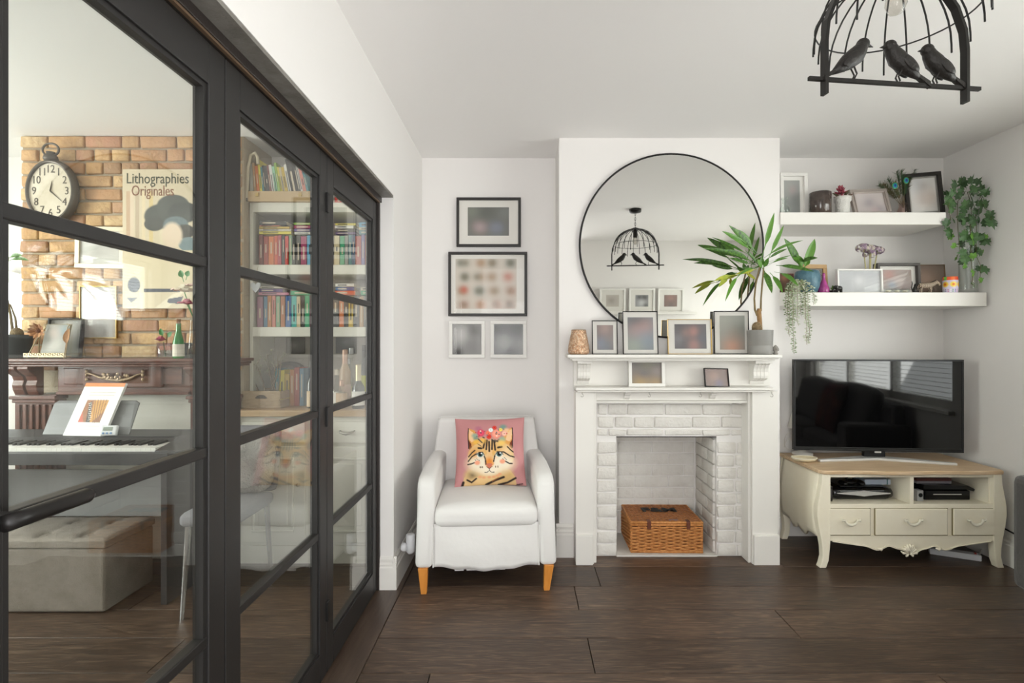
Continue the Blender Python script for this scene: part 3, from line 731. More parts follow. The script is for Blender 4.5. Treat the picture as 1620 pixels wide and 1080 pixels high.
# scrolled corbels under the mantel shelf
cp = [(0, .0), (.0, .131), (-.098, .131), (-.098, .118), (-.085, .113), (-.072, .092), (-.066, .07), (-.07, .05), (-.066, .036), (-.05, .026), (-.022, .02), (-.012, .0)]
for x0, x1 in ((fx(913, 3.02), fx(936, 3.02)), (fx(1193, 3.02), fx(1220, 3.02))):
    mb = MB().prism([(3.11 + a, ZL + .012 + b_) for a, b_ in cp], 'x', x0 + .006, x1 - .006).box(x0, x1, 3.0, 3.11, ZL + .132, ZL + .149)
    co = obj('corbel', mb, GLOSSW, fs, world=True, bevel=.002)
    mb = MB()
    for q in (.25, .5, .75):
        xx = x0 + .006 + (x1 - x0 - .012) * q
        mb.tube([(xx, 3.11 + a - .001, ZL + .012 + b_) for a, b_ in cp[3:11]], .0028, 6)
    obj('reed', mb, GLOSSW, co, world=True)
for px in (994, 1131):
    X = fx(px, 3.02); q = [(0, 0), (0, .05), (-.075, .05), (-.07, .042), (-.05, .04), (-.045, .028), (-.028, .026), (-.022, .012), (-.008, .01)]
    obj('bracket', MB().prism([(3.076 + a, ZL - .077 + b_) for a, b_ in q], 'x', X - .017, X + .017), GLOSSW, fs, world=True, bevel=.002)
for px in (921, 1027, 1108, 1221):
    X = fx(px, 3.0); z0 = ZL - .026
    pts = [(X, 3.0, z0), (X, 3.0, z0 - .012)] + [(X + .007 * math.sin(t), 3.0, z0 - .02 + .008 * math.cos(t)) for t in [i * .5 for i in range(0, 10)]]
    obj('cup_hook', MB().tube(pts, .0016, 6), mat('brushed_steel', 'a8a39b', .3, .9), fs, world=True, smooth=True)

# ---- things on the mantel shelf
COPPER = mat('crackled_copper', 'b98a68', .25, .9, var=('f0d8bc', 95), bump=(200, .7))
vo = thing('votive_holder', 'tapered copper crackle-glass candle holder on the mantel shelf', 'candle holder', (fx(915.5, 3.03), 3.03, ZM))
obj('cup', MB().lathe([(.045, 0), (.058, .006), (.061, .02), (.058, .05), (.050, .09), (.042, .13), (.041, .139), (.038, .139), (.04, .12), (.052, .03), (.02, .012)], 28), COPPER, vo, smooth=True)
obj('candle', MB().lathe([(.034, .02), (.034, .06), (.03, .062)], 20), mat('candle_wax', 'e8dcc4', .5), vo)
THINB = mat('thin_black_metal', '1a1817', .4, .4)
FL = 'glass floating frames on the mantel shelf'
MY = 3.04
SM = mat('smoky_back_glass', 'c9c6c0', .35, spec=.5)
pic('floating_photo', 'smallest black-edged glass frame, beside the copper candle holder', 937, 978, 506, 560, MY, .0042, THINB, photo((124, 110, 108), [(.5, .15, .3, (176, 140, 130)), (.3, .75, .3, (120, 136, 160)), (.8, .6, .3, (140, 128, 124)), (.6, .9, .3, (110, 120, 130))], asp=.8), mount=SM, win=(.024, .02, .022, .022), lean=4, depth=.01, z=ZM, group=FL, rz=math.radians(4))
pic('floating_photo', 'tall black-edged glass frame overlapping the rim of the mirror', 986, 1042, 491, 560, MY - .01, .0045, THINB, photo((120, 122, 126), [(.6, .3, .25, (196, 140, 126)), (.3, .1, .3, (92, 92, 96)), (.35, .45, .25, (170, 130, 124)), (.7, .7, .3, (122, 140, 158)), (.2, .9, .3, (150, 160, 140))], asp=.7), mount=SM, win=(.024, .022, .022, .03), lean=5, depth=.01, z=ZM, group=FL)
pic('floating_photo', 'gold-edged glass frame in landscape format', 1057, 1127, 504, 560, MY, .004, GOLDM, photo((96, 92, 94), [(.6, .3, .22, (190, 120, 104)), (.35, .35, .2, (150, 110, 100)), (.1, .6, .25, (128, 124, 132)), (.85, .6, .25, (90, 96, 110)), (.6, .85, .25, (180, 120, 108))], asp=1.4), mount=SM, win=(.036, .026, .028, .024), lean=4, depth=.01, z=ZM, group=FL)
pic('floating_photo', 'tall black-edged glass frame beside the grey plant pot', 1131, 1185, 492, 561, MY + .03, .0048, THINB, photo((138, 138, 128), [(.5, .9, .3, (206, 122, 74)), (.6, .5, .22, (150, 116, 96)), (.2, .2, .4, (160, 160, 148)), (.85, .3, .3, (128, 134, 124))], asp=.75), mount=SM, win=(.028, .018, .022, .022), lean=3, depth=.01, z=ZM, group=FL, rz=math.radians(-5))
pic('framed_photo', 'white frame with a blurred field photo on the lower mantel shelf', 995, 1053, 571, 614.5, 3.04, .019, WHITEF, photo((122, 114, 110), [(.3, .95, .4, (200, 160, 70)), (.8, .95, .3, (188, 150, 84)), (.4, .5, .25, (112, 104, 116)), (.85, .4, .25, (160, 144, 138)), (.5, .1, .3, (140, 136, 112))], asp=1.3), lean=4, z=ZL)
pic('framed_photo', 'small thin black frame, tilted, on the lower mantel shelf', 1115, 1156, 585, 615, 3.03, .005, THINB, photo((140, 116, 108), [(.4, .4, .3, (180, 140, 122)), (.6, .85, .25, (118, 116, 150)), (.9, .4, .3, (126, 106, 100))], asp=1.4), lean=12, rz=math.radians(8), z=ZL, roll=1.5, depth=.012)
# stone head
bu = thing('stone_head', 'tiny grey stone head at the end of the mantel shelf', 'figurine', (fx(1227, 3.0), 3.0, ZM))
STONE = mat('grey_stone', '8f8b84', .8, bump=(90, .3))
mb = MB().lathe([(.012, 0), (.014, .006), (.009, .014), (.015, .024), (.016, .034), (.012, .043), (.006, .05), (.002, .053)], 14)
obj('head', mb, STONE, bu, smooth=True); obj('nose', MB().ball((0, -.016, .027), (.003, .004, .005), 8, 6), STONE, bu)
for s in (-1, 1): obj('ear', MB().ball((s * .0155, 0, .028), (.003, .005, .009), 8, 6), STONE, bu)

# ---- plants
LEAFG = mat('dracaena_leaf', '3f6b1f', .4, rnd=['2c5018', '38641e', '4a7826', '284a18', '56862c'], var=('5f8c34', 5), stretch=(14, 14, 14))
LEAFY = mat('yellowing_leaf', 'b9b13c', .5, var=('8aa03a', 8))
STEM = mat('plant_stem', '8a7752', .8, var=('6f6040', 30), bump=(60, .5))
TRUNK = mat('cane_trunk', 'a5835a', .85, var=('86653f', 30), bump=(50, .8))
def strap(name, base, tip, wid, m, parent, sag=.0, depth=0.0, pet=.25, n=12, fold=.35, twist=0, mid=None):
    """pointed strap leaf from base to tip (Vectors, world), real width, sagging, lightly folded"""
    base, tip = Vector(base), Vector(tip); d = tip - base; L = d.length
    mb = MB(); prev = None
    view = Vector((0, -1, .25))
    for i in range(n + 1):
        t = i / n
        c = base + d * t + Vector((0, -depth * math.sin(math.pi * t), -sag * L * (t * t) + sag * L * t * 1.0 + sag * L * .5 * math.sin(math.pi * t)))
        s_ = (t - pet) / (1 - pet)
        if t < pet: wv = .14
        elif s_ < .3: wv = .14 + .86 * math.sin(s_ / .3 * math.pi / 2)
        else: wv = max(.03, (1 - ((s_ - .3) / .7) ** 2.6))
        side = d.cross(view).normalized()
        nrm = side.cross(d).normalized()
        tw = twist * t
        sd = side * math.cos(tw) + nrm * math.sin(tw)
        h = wid * wv / 2
        mb.v += [tuple(c - sd * h + nrm * h * fold), tuple(c), tuple(c + sd * h + nrm * h * fold)]
        if i:
            a = 3 * (i - 1); mb.f += [(a, a + 1, a + 4, a + 3), (a + 1, a + 2, a + 5, a + 4)]
    return obj(name, mb, m, parent, world=True, smooth=True)
def zc(x, y): return (1100 + x / 4.5, 330 + y / 4.5)
PY = 3.03
dp = thing('potted_dracaena', 'tall two-stemmed dracaena in a round grey pot on the mantel shelf', 'potted plant', (fx(1202.5, PY), PY, ZM))
POT = mat('grey_glazed_pot', '8d8b87', .45, bump=(40, .05))
obj('pot', MB().lathe([(.062, 0), (.066, .004), (.0668, .048), (.0655, .05), (.0668, .052), (.069, .132), (.07, .136), (.066, .137), (.064, .12), (.02, .118)], 36), POT, dp, smooth=True)
obj('soil', MB().lathe([(.0635, .112), (.0635, .119), (.01, .122)], 24), mat('potting_soil', '4a3a2b', .95, bump=(60, 1)), dp)
def pt(zx, zy, Y): px, py = zc(zx, zy); return W(px, py, Y)
tk = obj('trunk', MB().tube([pt(462, 890, PY), pt(458, 800, PY), pt(452, 730, PY), pt(455, 712, PY)], [.013, .0125, .013, .010], 10), TRUNK, dp, world=True, smooth=True)
obj('stem', MB().tube([pt(440, 760, PY), pt(425, 720, PY), pt(420, 640, PY), pt(430, 540, PY), pt(448, 460, PY), pt(462, 400, PY)], [.006, .006, .005, .005, .005, .004], 8), STEM, dp, world=True, smooth=True)
obj('stem', MB().tube([pt(466, 730, PY), pt(468, 640, PY), pt(476, 540, PY), pt(484, 460, PY), pt(486, 420, PY)], [.006, .005, .005, .005, .004], 8), STEM, dp, world=True, smooth=True)
LV = [((470, 360), (562, 28), 44, 3.0, 0, .45), ((505, 390), (630, 118), 36, 2.97, .02, .45), ((490, 350), (768, 226), 22, 2.95, .10, .2), ((500, 370), (655, 285), 24, 2.98, .08, .3),
      ((440, 320), (238, 118), 58, 2.95, .02, .35), ((430, 310), (305, 150), 52, 2.98, .04, .4), ((425, 320), (190, 160), 50, 2.92, .05, .3), ((430, 400), (58, 283), 36, 2.93, .08, .3),
      ((420, 350), (118, 203), 26, 3.0, .03, .35), ((430, 400), (175, 300), 46, 2.9, .1, .3), ((420, 400), (245, 350), 34, 2.98, .0, .35), ((400, 420), (330, 430), 30, 3.0, 0, .3),
      ((490, 440), (545, 602), 58, 2.9, .02, .15), ((530, 455), (622, 600), 46, 2.92, .10, .4), ((575, 403), (845, 448), 40, 2.88, .04, .2), ((560, 450), (735, 552), 44, 2.86, .12, .45),
      ((505, 400), (660, 350), 16, 2.98, .06, .5), ((510, 410), (640, 356), 12, 2.96, .1, .5), ((505, 385), (690, 330), 10, 3.02, .02, .5), ((470, 430), (380, 300), 16, 2.98, 0, .4), ((465, 420), (350, 290), 14, 2.99, 0, .4),
      ((440, 420), (300, 480), 22, 2.96, .1, .3), ((320, 470), (212, 660), 32, 2.94, .16, .35), ((480, 430), (440, 360), 40, 2.98, 0, .3), ((480, 430), (520, 350), 40, 2.99, 0, .3), ((475, 420), (470, 340), 40, 3.0, 0, .3)]
for b_, t_, w_, Yt, sag, pet in LV:
    strap('leaf', pt(b_[0], b_[1], PY - .01), pt(t_[0], t_[1], Yt), w_ / 4.5 * 2.5 / F, LEAFG, dp, sag=sag, pet=pet * .7, fold=.3)
for b_, t_, w_, Yt, sag, pet in [((440, 430), (290, 465), 30, 2.97, .0, .2), ((350, 450), (430, 505), 26, 2.95, .0, .2), ((300, 470), (132, 515), 26, 2.93, .05, .3), ((250, 490), (165, 558), 34, 2.92, .1, .3)]:
    strap('leaf', pt(b_[0], b_[1], PY - .01), pt(t_[0], t_[1], Yt), w_ / 4.5 * 2.95 / F, LEAFY, dp, sag=sag, pet=pet)['label'] = 'yellowing leaf'
# cactus sharing the pot
ca = obj('cactus', MB().ball((-.028, -.02, .15), (.026, .026, .032), 16, 10), mat('woolly_cactus', 'a08a68', .9, bump=(200, 1.5), var=('7d6a4c', 40)), dp, smooth=True)
mb = MB(); rr = random.Random(4)
for k in range(120):
    d = Vector((rr.gauss(0, 1), rr.gauss(0, 1), rr.gauss(.2, 1))).normalized(); c = Vector((-.028, -.02, .15))
    p0 = c + Vector((d.x * .026, d.y * .026, d.z * .032)); mb.tube([p0, p0 + d * .007], [.0006, .0002], 3)
sp = obj('spines', mb, mat('spine', 'cdb892', .8), ca); sp['kind'] = 'stuff'
# hamper in the firebox
WICK = mat('wicker_orange', 'd8985a', .5, var=('b8743a', 60), bump=(120, .3))
WICK2 = mat('wicker_dark', 'b0713e', .5, var=('84502a', 60), bump=(120, .3))
HA = thing('wicker_hamper', 'orange wicker picnic hamper lettered F and M in the fireplace', 'basket', (.846, 3.325, .008), math.radians(-1))
hw, hd, hh = .208, .165, .165
def weave(mb, p0, p1, up, out, rows, stakes, r, amp, phase0=0):
    """rows of willow running p0->p1, climbing along up, waving along out"""
    p0, p1, up, out = Vector(p0), Vector(p1), Vector(up), Vector(out)
    for j in range(rows):
        pts = []
        for i in range(stakes * 4 + 1):
            t = i / (stakes * 4)
            pts.append(p0 + (p1 - p0) * t + up * ((j + .5) / rows) + out * amp * math.sin(math.pi * (t * stakes + j + phase0)))
        mb.tube(pts, r, 4)
mb = MB()
weave(mb, (-hw, -hd, .012), (hw, -hd, .012), (0, 0, hh - .022), (0, -1, 0), 15, 10, .0058, .0065)
weave(mb, (-hw, hd, .012), (hw, hd, .012), (0, 0, hh - .022), (0, 1, 0), 12, 10, .007, .0045)
weave(mb, (-hw, -hd, .012), (-hw, hd, .012), (0, 0, hh - .022), (-1, 0, 0), 15, 8, .0062, .0045)
weave(mb, (hw, -hd, .012), (hw, hd, .012), (0, 0, hh - .022), (1, 0, 0), 15, 8, .0062, .0045)
bw = obj('body_weave', mb, WICK, HA, smooth=True); bw['kind'] = 'stuff'
obj('lining', MB().box(-hw + .006, hw - .006, -hd + .006, hd - .006, .004, hh - .01), mat('wicker_shadow', '5a3218', .8), HA)  # dark core: its colour stands for the shade behind the weave
for i in range(11):
    x = -hw + 2 * hw * i / 10; obj('stake', MB().tube([(x, -hd, .005), (x, -hd, hh)], .004, 6), WICK, HA)
for z in (.008, hh): 
    obj('border_cane', MB().tube([(-hw, -hd, z), (hw, -hd, z), (hw, hd, z), (-hw, hd, z)], .0075, 8, closed=True), WICK, HA, smooth=True)
lid = obj('lid', MB().box(-hw, hw, -hd, hd, hh + .008, hh + .014), WICK2, HA)
mb = MB(); weave(mb, (-hw, -hd, hh + .016), (hw, -hd, hh + .016), (0, 2 * hd, 0), (0, 0, 1), 24, 16, .0062, .003)
lw = obj('lid_weave', mb, WICK2, lid, smooth=True); lw['kind'] = 'stuff'
obj('lid_border', MB().tube([(-hw, -hd, hh + .014), (hw, -hd, hh + .014), (hw, hd, hh + .014), (-hw, hd, hh + .014)], .008, 8, closed=True), WICK, lid, smooth=True)
LEATH = mat('brown_leather', '6b3a28', .5)
for x in (-.105, .125): obj('strap', MB().box(x - .011, x + .011, -hd - .012, -hd - .007, hh - .022, hh + .02).box(x - .011, x + .011, -hd - .012, -hd + .03, hh + .02, hh + .024), LEATH, HA, bevel=.002)
text_mesh('lettering', 'F&M', .105, mat('black_stencil', '161311', .6), lid, (.0, .035, hh + .0275), (0, 0, 0), ext=.0012, sx=1.12, bold=.0035)
obj('tag_plate', MB().box(.02, .07, -hd + .02, -hd + .03, hh + .02, hh + .024), mat('grey_tag', '7d6f78', .5), lid)
# ================================================================== TELEVISION CABINET
CREAM = mat('cream_paint', 'f8f1dd', .45, var=('f3ead2', 3), bump=(40, .04))
OAKTOP = mat('limed_oak_top', 'd9bf9e', .45, var=('c4a47e', 6), stretch=(1.2, 12, 12), bump=(30, .08))
tc = thing('television_cabinet', 'cream french-style cabinet with oak top and curved legs', 'cabinet', (2.15, 3.2, 0))
YF = 2.972
def c_(px): return fx(px, YF)
def z_(py): return fz(py, YF)
ZT = .54
# serpentine-fronted top
top_pts = [(1.638, 3.452), (1.638, 2.99), (1.652, 2.96), (1.70, 2.955)] + [(1.70 + .9 * t, 2.955 - .012 * math.sin(math.pi * t) ** 2 + .006 * math.sin(4 * math.pi * t)) for t in [i / 16 for i in range(1, 16)]] + [(2.60, 2.955), (2.648, 2.96), (2.66, 2.99), (2.66, 3.452)]
obj('table_top', MB().prism(top_pts, 'z', .518, ZT), OAKTOP, tc, world=True, bevel=.006, seg=3)
# legs: cabriole profiles in XZ, swept through Y
def cab(side, x, y0, y1, name='leg'):
    s = side
    prof_out = [(.0, .518), (-.004, .46), (-.016, .40), (-.026, .34), (-.028, .29), (-.020, .23), (-.008, .17), (.002, .11), (.004, .06), (-.006, .02), (-.014, 0)]
    prof_in = [(.022, 0), (.036, .04), (.042, .10), (.046, .16), (.046, .518)]
    poly = [(x + s * a, b_) for a, b_ in prof_out] + [(x + s * a, b_) for a, b_ in prof_in]
    return obj(name, MB().prism(poly, 'y', y0, y1), CREAM, tc, world=True, bevel=.004, seg=2)
cab(1, 1.652, 2.968, 3.012); cab(-1, 2.645, 2.968, 3.012); cab(1, 1.652, 3.405, 3.448); cab(-1, 2.645, 3.405, 3.448)
# bombe side panels with a scalloped lower edge
for s, x in ((1, 1.652), (-1, 2.645)):
    mb = MB(); nz, ny = 14, 12
    for j in range(nz + 1):
        for i in range(ny + 1):
            u = i / ny; y = 3.005 + .41 * u
            zb = .185 - .055 * (abs(math.sin(2 * math.pi * u)) if .25 < u < .75 else .35) - .03 * math.exp(-((u - .5) / .16) ** 2)
            t = j / nz; z = zb + (.518 - zb) * t
            bul = .026 * math.sin(math.pi * min(1, max(0, (z - .1) / .42)))
            mb.v.append((x + s * (.008 - bul), y, z))
    for j in range(nz):
        for i in range(ny):
            a = j * (ny + 1) + i; mb.f.append((a, a + 1, a + ny + 2, a + ny + 1))
    sp_ = obj('side_panel', mb, CREAM, tc, world=True, smooth=True)
    md = sp_.modifiers.new('s', 'SOLIDIFY'); md.thickness = .014; md.offset = 0
fy0, fy1 = 2.974, 2.994
obj('back_panel', MB().box(1.66, 2.64, 3.425, 3.44, .19, .518), CREAM, tc, world=True)
obj('top_rail', MB().box(1.69, 2.61, fy0, fy1, z_(755), .518), CREAM, tc, world=True, bevel=.002)
obj('shelf_board', MB().box(1.67, 2.63, fy0, 3.42, z_(803), z_(798)), CREAM, tc, world=True, bevel=.002)
obj('shelf_rail', MB().box(1.67, 2.63, fy0 - .002, fy1, z_(804), z_(797)), CREAM, tc, world=True, bevel=.002)
obj('divider', MB().box(c_(1440), c_(1446), fy0 - .001, 3.42, z_(798), z_(755)), CREAM, tc, world=True, bevel=.002)
for xa, xb in ((1.652 + .04, 1.652 + .055), (2.59, 2.605)): obj('inner_panel', MB().box(xa, xb, fy1, 3.42, z_(798), .518), CREAM, tc, world=True)
obj('drawer_frame', MB().box(1.67, 2.63, fy0 + .004, 3.4, .175, z_(804)), CREAM, tc, world=True)
IVORY = mat('ivory_handle', 'e9e4d2', .35)
for pa, pb in ((1310, 1377), (1384, 1499), (1507, 1574)):
    xa, xb = c_(pa), c_(pb)
    dr = obj('drawer', MB().box(xa + .003, xb - .003, fy0 - .008, fy0 + .02, .182, .327), CREAM, tc, world=True, bevel=.004)
    obj('drawer_line', MB().ring(xa - .001, xb + .001, .178, .331, .0035, fy0 - .002, fy0 + .006), mat('antique_line', '8f835f', .7), dr, world=True)
    xm = (xa + xb) / 2; zm = .258
    pts = [(xm - .052, 0, .018), (xm - .046, 0, .008), (xm - .036, 0, .012), (xm - .03, 0, -.002), (xm - .016, 0, -.012), (xm, 0, -.015), (xm + .016, 0, -.012), (xm + .03, 0, -.002), (xm + .036, 0, .012), (xm + .046, 0, .008), (xm + .052, 0, .018)]
    hd_ = obj('handle', MB().tube([(a, fy0 - .022, zm + c) for a, b_, c in pts], [.004, .007, .0075, .006, .0075, .009, .0075, .006, .0075, .007, .004], 8), IVORY, dr, world=True, smooth=True)
    for s in (-1, 1): obj('handle_post', MB().tube([(xm + s * .04, fy0 - .008, zm + .01), (xm + s * .04, fy0 - .022, zm + .01)], .004, 8), IVORY, hd_, world=True)
# scalloped apron
ap = [(1.695, .178)]
N = 60
for i in range(N + 1):
    u = i / N; a = abs(2 * u - 1)
    zb = .150 - .048 * (1 - a ** 1.6) - .016 * math.exp(-((a - .42) / .09) ** 2) + .014 * math.exp(-((a - .28) / .07) ** 2) - .030 * math.exp(-(a / .08) ** 2)
    ap.append((1.695 + (2.602 - 1.695) * u, zb))
ap.append((2.602, .178))
ap = [ap[0]] + ap[1:-1] + [ap[-1]]
mb = MB()
for (xa, za), (xb, zb) in zip(ap[1:-2], ap[2:-1]):
    mb.add([(xa, fy0, za), (xb, fy0, zb), (xb, fy0, .18), (xa, fy0, .18), (xa, fy0 + .02, za), (xb, fy0 + .02, zb), (xb, fy0 + .02, .18), (xa, fy0 + .02, .18)], [(0, 1, 2, 3), (7, 6, 5, 4), (0, 4, 5, 1), (3, 2, 6, 7)])
apr = obj('apron', mb, CREAM, tc, world=True)
obj('apron_bead', MB().tube([(x, fy0 - .002, z) for x, z in ap[2:-2]], .004, 6), CREAM, apr, world=True, smooth=True)
xs = c_(1438)
for k in range(-3, 4):
    a = k * .32
    mb = MB().tube([(xs, fy0 - .006, .082), (xs + .035 * math.sin(a), fy0 - .012, .082 + .04 * math.cos(a)), (xs + .045 * math.sin(a), fy0 - .006, .082 + .052 * math.cos(a))], [.004, .008, .004], 8)
    obj('shell_lobe', mb, CREAM, apr, world=True, smooth=True)
for s in (-1, 1):
    for k in range(2):
        mb = MB().tube([(xs + s * .004, fy0 - .005, .082), (xs + s * (.016 + .02 * k), fy0 - .01, .07 + .014 * k), (xs + s * (.02 + .028 * k), fy0 - .006, .064 + .03 * k)], [.004, .007, .003], 8)
        obj('shell_leaf', mb, CREAM, apr, world=True, smooth=True)
    mb = MB().tube([(xs + s * .145, fy0 - .005, .112), (xs + s * .16, fy0 - .011, .105), (xs + s * .175, fy0 - .005, .11)], [.004, .009, .004], 8)
    obj('scroll', mb, CREAM, apr, world=True, smooth=True)
# ---- television
TVB = mat('tv_bezel', '2a2a2b', .35, .4)
tv = thing('television', 'flat black television on a silver V-shaped stand', 'television', (fx(1386, 3.245), 3.245, ZT), math.radians(-5.4))
tw, th, tz = .965, .552, fz(713, 3.245) - ZT
obj('screen', MB().box(-tw / 2 + .009, tw / 2 - .009, -.016, -.012, tz + .022, tz + th - .009), mat('tv_screen', '070708', .04, spec=.75), tv)
obj('bezel', MB().ring(-tw / 2, tw / 2, tz, tz + th, .010, -.02, .012).box(-tw / 2 + .01, tw / 2 - .01, -.018, .01, tz + .008, tz + .022), TVB, tv, bevel=.002)
obj('rear_shell', MB().box(-tw / 2 + .01, tw / 2 - .01, -.012, .02, tz + .01, tz + th - .01).box(-.34, .34, .02, .05, tz + .04, tz + .32), mat('tv_back', '1c1c1d', .6), tv, bevel=.006)
SILV = mat('silver_plastic', 'dcdbd8', .3, .3)
st = obj('stand', MB().prism([(-.375, -.085), (-.37, -.11), (0, -.03), (.37, -.135), (.378, -.11), (.06, .05), (-.06, .05)], 'z', .0, .014), SILV, tv, bevel=.003)
obj('stand_neck', MB().box(-.06, .06, .015, .045, .01, tz + .06), mat('stand_neck', '1a1a1b', .5), st)
obj('badge', MB().box(-.018, .018, -.022, -.014, tz - .008, tz + .001), SILV, tv, bevel=.001)
# ---- devices in the open bays
def devbay(name, label, cat, px0, px1, Y, zb, h_, d, m): 
    X0, X1 = fx(px0, Y), fx(px1, Y); return thing(name, label, cat, ((X0 + X1) / 2, Y, zb)), X1 - X0
zs = z_(798) + .0005
GLB = mat('gloss_black_plastic', '0e0e10', .15)
t, w_ = devbay('set_top_box', 'rounded black set-top box with a silver flash in the open bay', 'set-top box', 1316, 1417, 3.05, zs, .07, .2, GLB)
obj('case', crowned(-w_ / 2, w_ / 2, 0, .22, .0, .072, .0, 8, .034), GLB, t, smooth=True)
mb = MB().prism([(-w_ / 2 + .03, .038), (-.05, .03), (0, .024), (.05, .03), (w_ / 2 - .03, .038), (w_ / 2 - .03, .043), (.05, .05), (0, .056), (-.05, .05), (-w_ / 2 + .03, .043)], 'y', -.003, .004)
obj('silver_flash', mb, SILV, t); obj('top_plate', MB().box(-.12, .13, .02, .2, .072, .075), mat('satin_black', '1b1b1d', .4), t, bevel=.002)
tt = thing('book_stack_item', 'pale blue paper folder lying on the set-top box', 'folder', (fx(1385, 3.12), 3.1, zs + .0765))
obj('cover', MB().box(-.075, .075, 0, .1, 0, .03), mat('pale_blue_card', 'b6c2d2', .6), tt, bevel=.001); obj('edge_strip', MB().box(.052, .058, -.001, .0, 0, .03), mat('teal_strip', '3c6f78', .5), tt)
tt.name = 'paper_folder'
ct = thing('game_controller', 'black gamepad lying on top of the set-top box', 'gamepad', (fx(1345, 3.1), 3.11, zs + .0765))
obj('body', MB().ball((0, 0, .016), (.06, .035, .016), 16, 8), GLB, ct, smooth=True)
for s in (-1, 1): obj('grip', MB().ball((s * .05, -.02, .015), (.02, .04, .015), 12, 8), GLB, ct, smooth=True)
for s in (-1, 1): obj('thumbstick', MB().lathe([(.006, .028), (.006, .036), (.009, .038), (.008, .042)], 12, c=(s * .022, -.008, 0)), GLB, ct)
rt = thing('remote_control', 'black remote standing on end beside the set-top box', 'remote', (fx(1314.5, 3.03), 3.03, zs))
obj('body', MB().box(-.011, .011, 0, .02, .0, .085), mat('dark_brown_plastic', '2b2320', .4), rt, bevel=.004); obj('buttons', MB().box(-.006, .006, -.001, .001, .02, .07), mat('grey_rubber', '4a4746', .6), rt)
gc = thing('game_console', 'flat black games console in the other bay', 'games console', (fx(1490, 3.1), 3.06, zs))
obj('case', MB().box(-.13, .13, 0, .25, .0, .052), GLB, gc, bevel=.004)
obj('upper_shell', MB().prism([(-.13, .054), (.13, .054), (.162, .044), (.168, .058), (.13, .078), (-.125, .082)], 'y', .01, .24), GLB, gc, bevel=.003)
obj('disc_slot', MB().box(-.08, .08, -.002, .0, .03, .034), SILV, gc)
dv = thing('dvd_case', 'grey disc cases lying on the games console', 'disc case', (fx(1478, 3.1), 3.1, zs + .0825))
obj('case', MB().box(-.1, .1, 0, .14, 0, .014), mat('grey_case', '8d8a90', .4), dv, bevel=.001); obj('sleeve', MB().box(-.1, .1, 0, .14, .0145, .03), mat('brown_sleeve', '5c2f2a', .4), dv)
sb = thing('small_speaker', 'small silver cube speaker beside the games console', 'speaker', (fx(1452, 3.05), 3.03, zs))
obj('case', MB().box(-.017, .017, 0, .04, 0, .062), mat('silver_grey', 'b3b3b5', .4, .3), sb, bevel=.002); obj('cone', MB().lathe([(.011, 0), (.012, -.002), (.008, -.003)], 16, c=(0, 0, .036), axis='y'), TVB, sb)
# ---- lamp, lights and leads behind the television
lp = thing('table_lamp', 'small white table lamp half hidden behind the television', 'lamp', (fx(1270, 3.38), 3.385, ZT))
LW = mat('lamp_white', 'e6e2da', .6)
obj('base', MB().lathe([(.06, 0), (.062, .012), (.02, .024), (.014, .05), (.02, .09), (.012, .12)], 24), LW, lp, smooth=True); obj('shade', MB().lathe([(.085, .17), (.045, .31), (.043, .31), (.082, .17)], 28), mat('lamp_shade_cloth', 'e9e5dd', .8), lp, smooth=True)
obj('stem', MB().tube([(0, 0, .11), (0, 0, .3)], .005, 8), SILV, lp)
dish = thing('shell_dish', 'cream woven dish at the end of the cabinet top', 'dish', (fx(1272, 3.2), 3.2, ZT))
obj('bowl', MB().lathe([(.03, 0), (.05, .008), (.056, .022), (.05, .022), (.03, .008)], 20, sx=1.3), mat('cream_shell', 'e0d2b0', .6, bump=(80, .6)), dish, smooth=True); obj('rim_bead', MB().tube([(.072 * math.cos(a * .4), .055 * math.sin(a * .4), .022) for a in range(16)], .003, 6, closed=True), IVORY, dish)
X = fx(1236, 3.44)
ld = obj('light_string', MB().tube([(X - .02, 3.462, .98), (X - .01, 3.462, .92), (X + .005, 3.462, .86), (X, 3.462, .78), (X + .01, 3.462, .70), (X - .015, 3.462, .62), (X - .005, 3.46, .56)] , .0018, 6), LW, smooth=True)
settle(ld, (X, 3.462, .56)); tag(ld, 'thin white light string hanging down the alcove wall beside the television', 'light string')
lc = obj('coiled_lead', MB().tube([(fx(1250, 3.43) + .03 * math.cos(a * .45), 3.44, .63 + .045 * math.sin(a * .45) - .0025 * a) for a in range(22)], .002, 6), LW, smooth=True)
settle(lc, (fx(1250, 3.43), 3.44, .56)); tag(lc, 'coiled white lead behind the television beside the lamp', 'cable')
ps = thing('extension_socket', 'white extension socket on the floor under the television cabinet', 'extension socket', (fx(1512, 3.12), 3.13, 0), math.radians(-28))
obj('case', MB().box(-.12, .12, -.025, .025, 0, .035), mat('white_plastic', 'd9dadc', .35), ps, bevel=.005); obj('switch', MB().box(.09, .1, -.012, .012, .035, .039), mat('red_switch', 'a33', .4) if False else mat('switch_red', 'aa3a34', .4), ps)
lead = obj('power_lead', MB().tube([(fx(1530, 3.1), 3.1, .006), (fx(1545, 3.05), 3.08, .006), (fx(1556, 3.1), 3.13, .006), (fx(1562, 3.2), 3.22, .05), (fx(1561, 3.25), 3.26, .16)], .004, 6), LW, smooth=True)
settle(lead, (fx(1545, 3.08), 3.1, .002)); tag(lead, 'white power lead looping on the floor behind the cabinet leg', 'cable')
rv = thing('junction_box', 'black socket box and cable low on the wall beside the cabinet', 'socket box', (2.69, 3.06, .17))
obj('case', MB().box(-.02, .012, -.04, .04, .03, .12), mat('matt_black', '171717', .6), rv, bevel=.008); obj('cable', MB().tube([(-.005, -.04, .04), (0, -.2, .018), (0, -.45, .012)], .005, 6), GLB, rv)
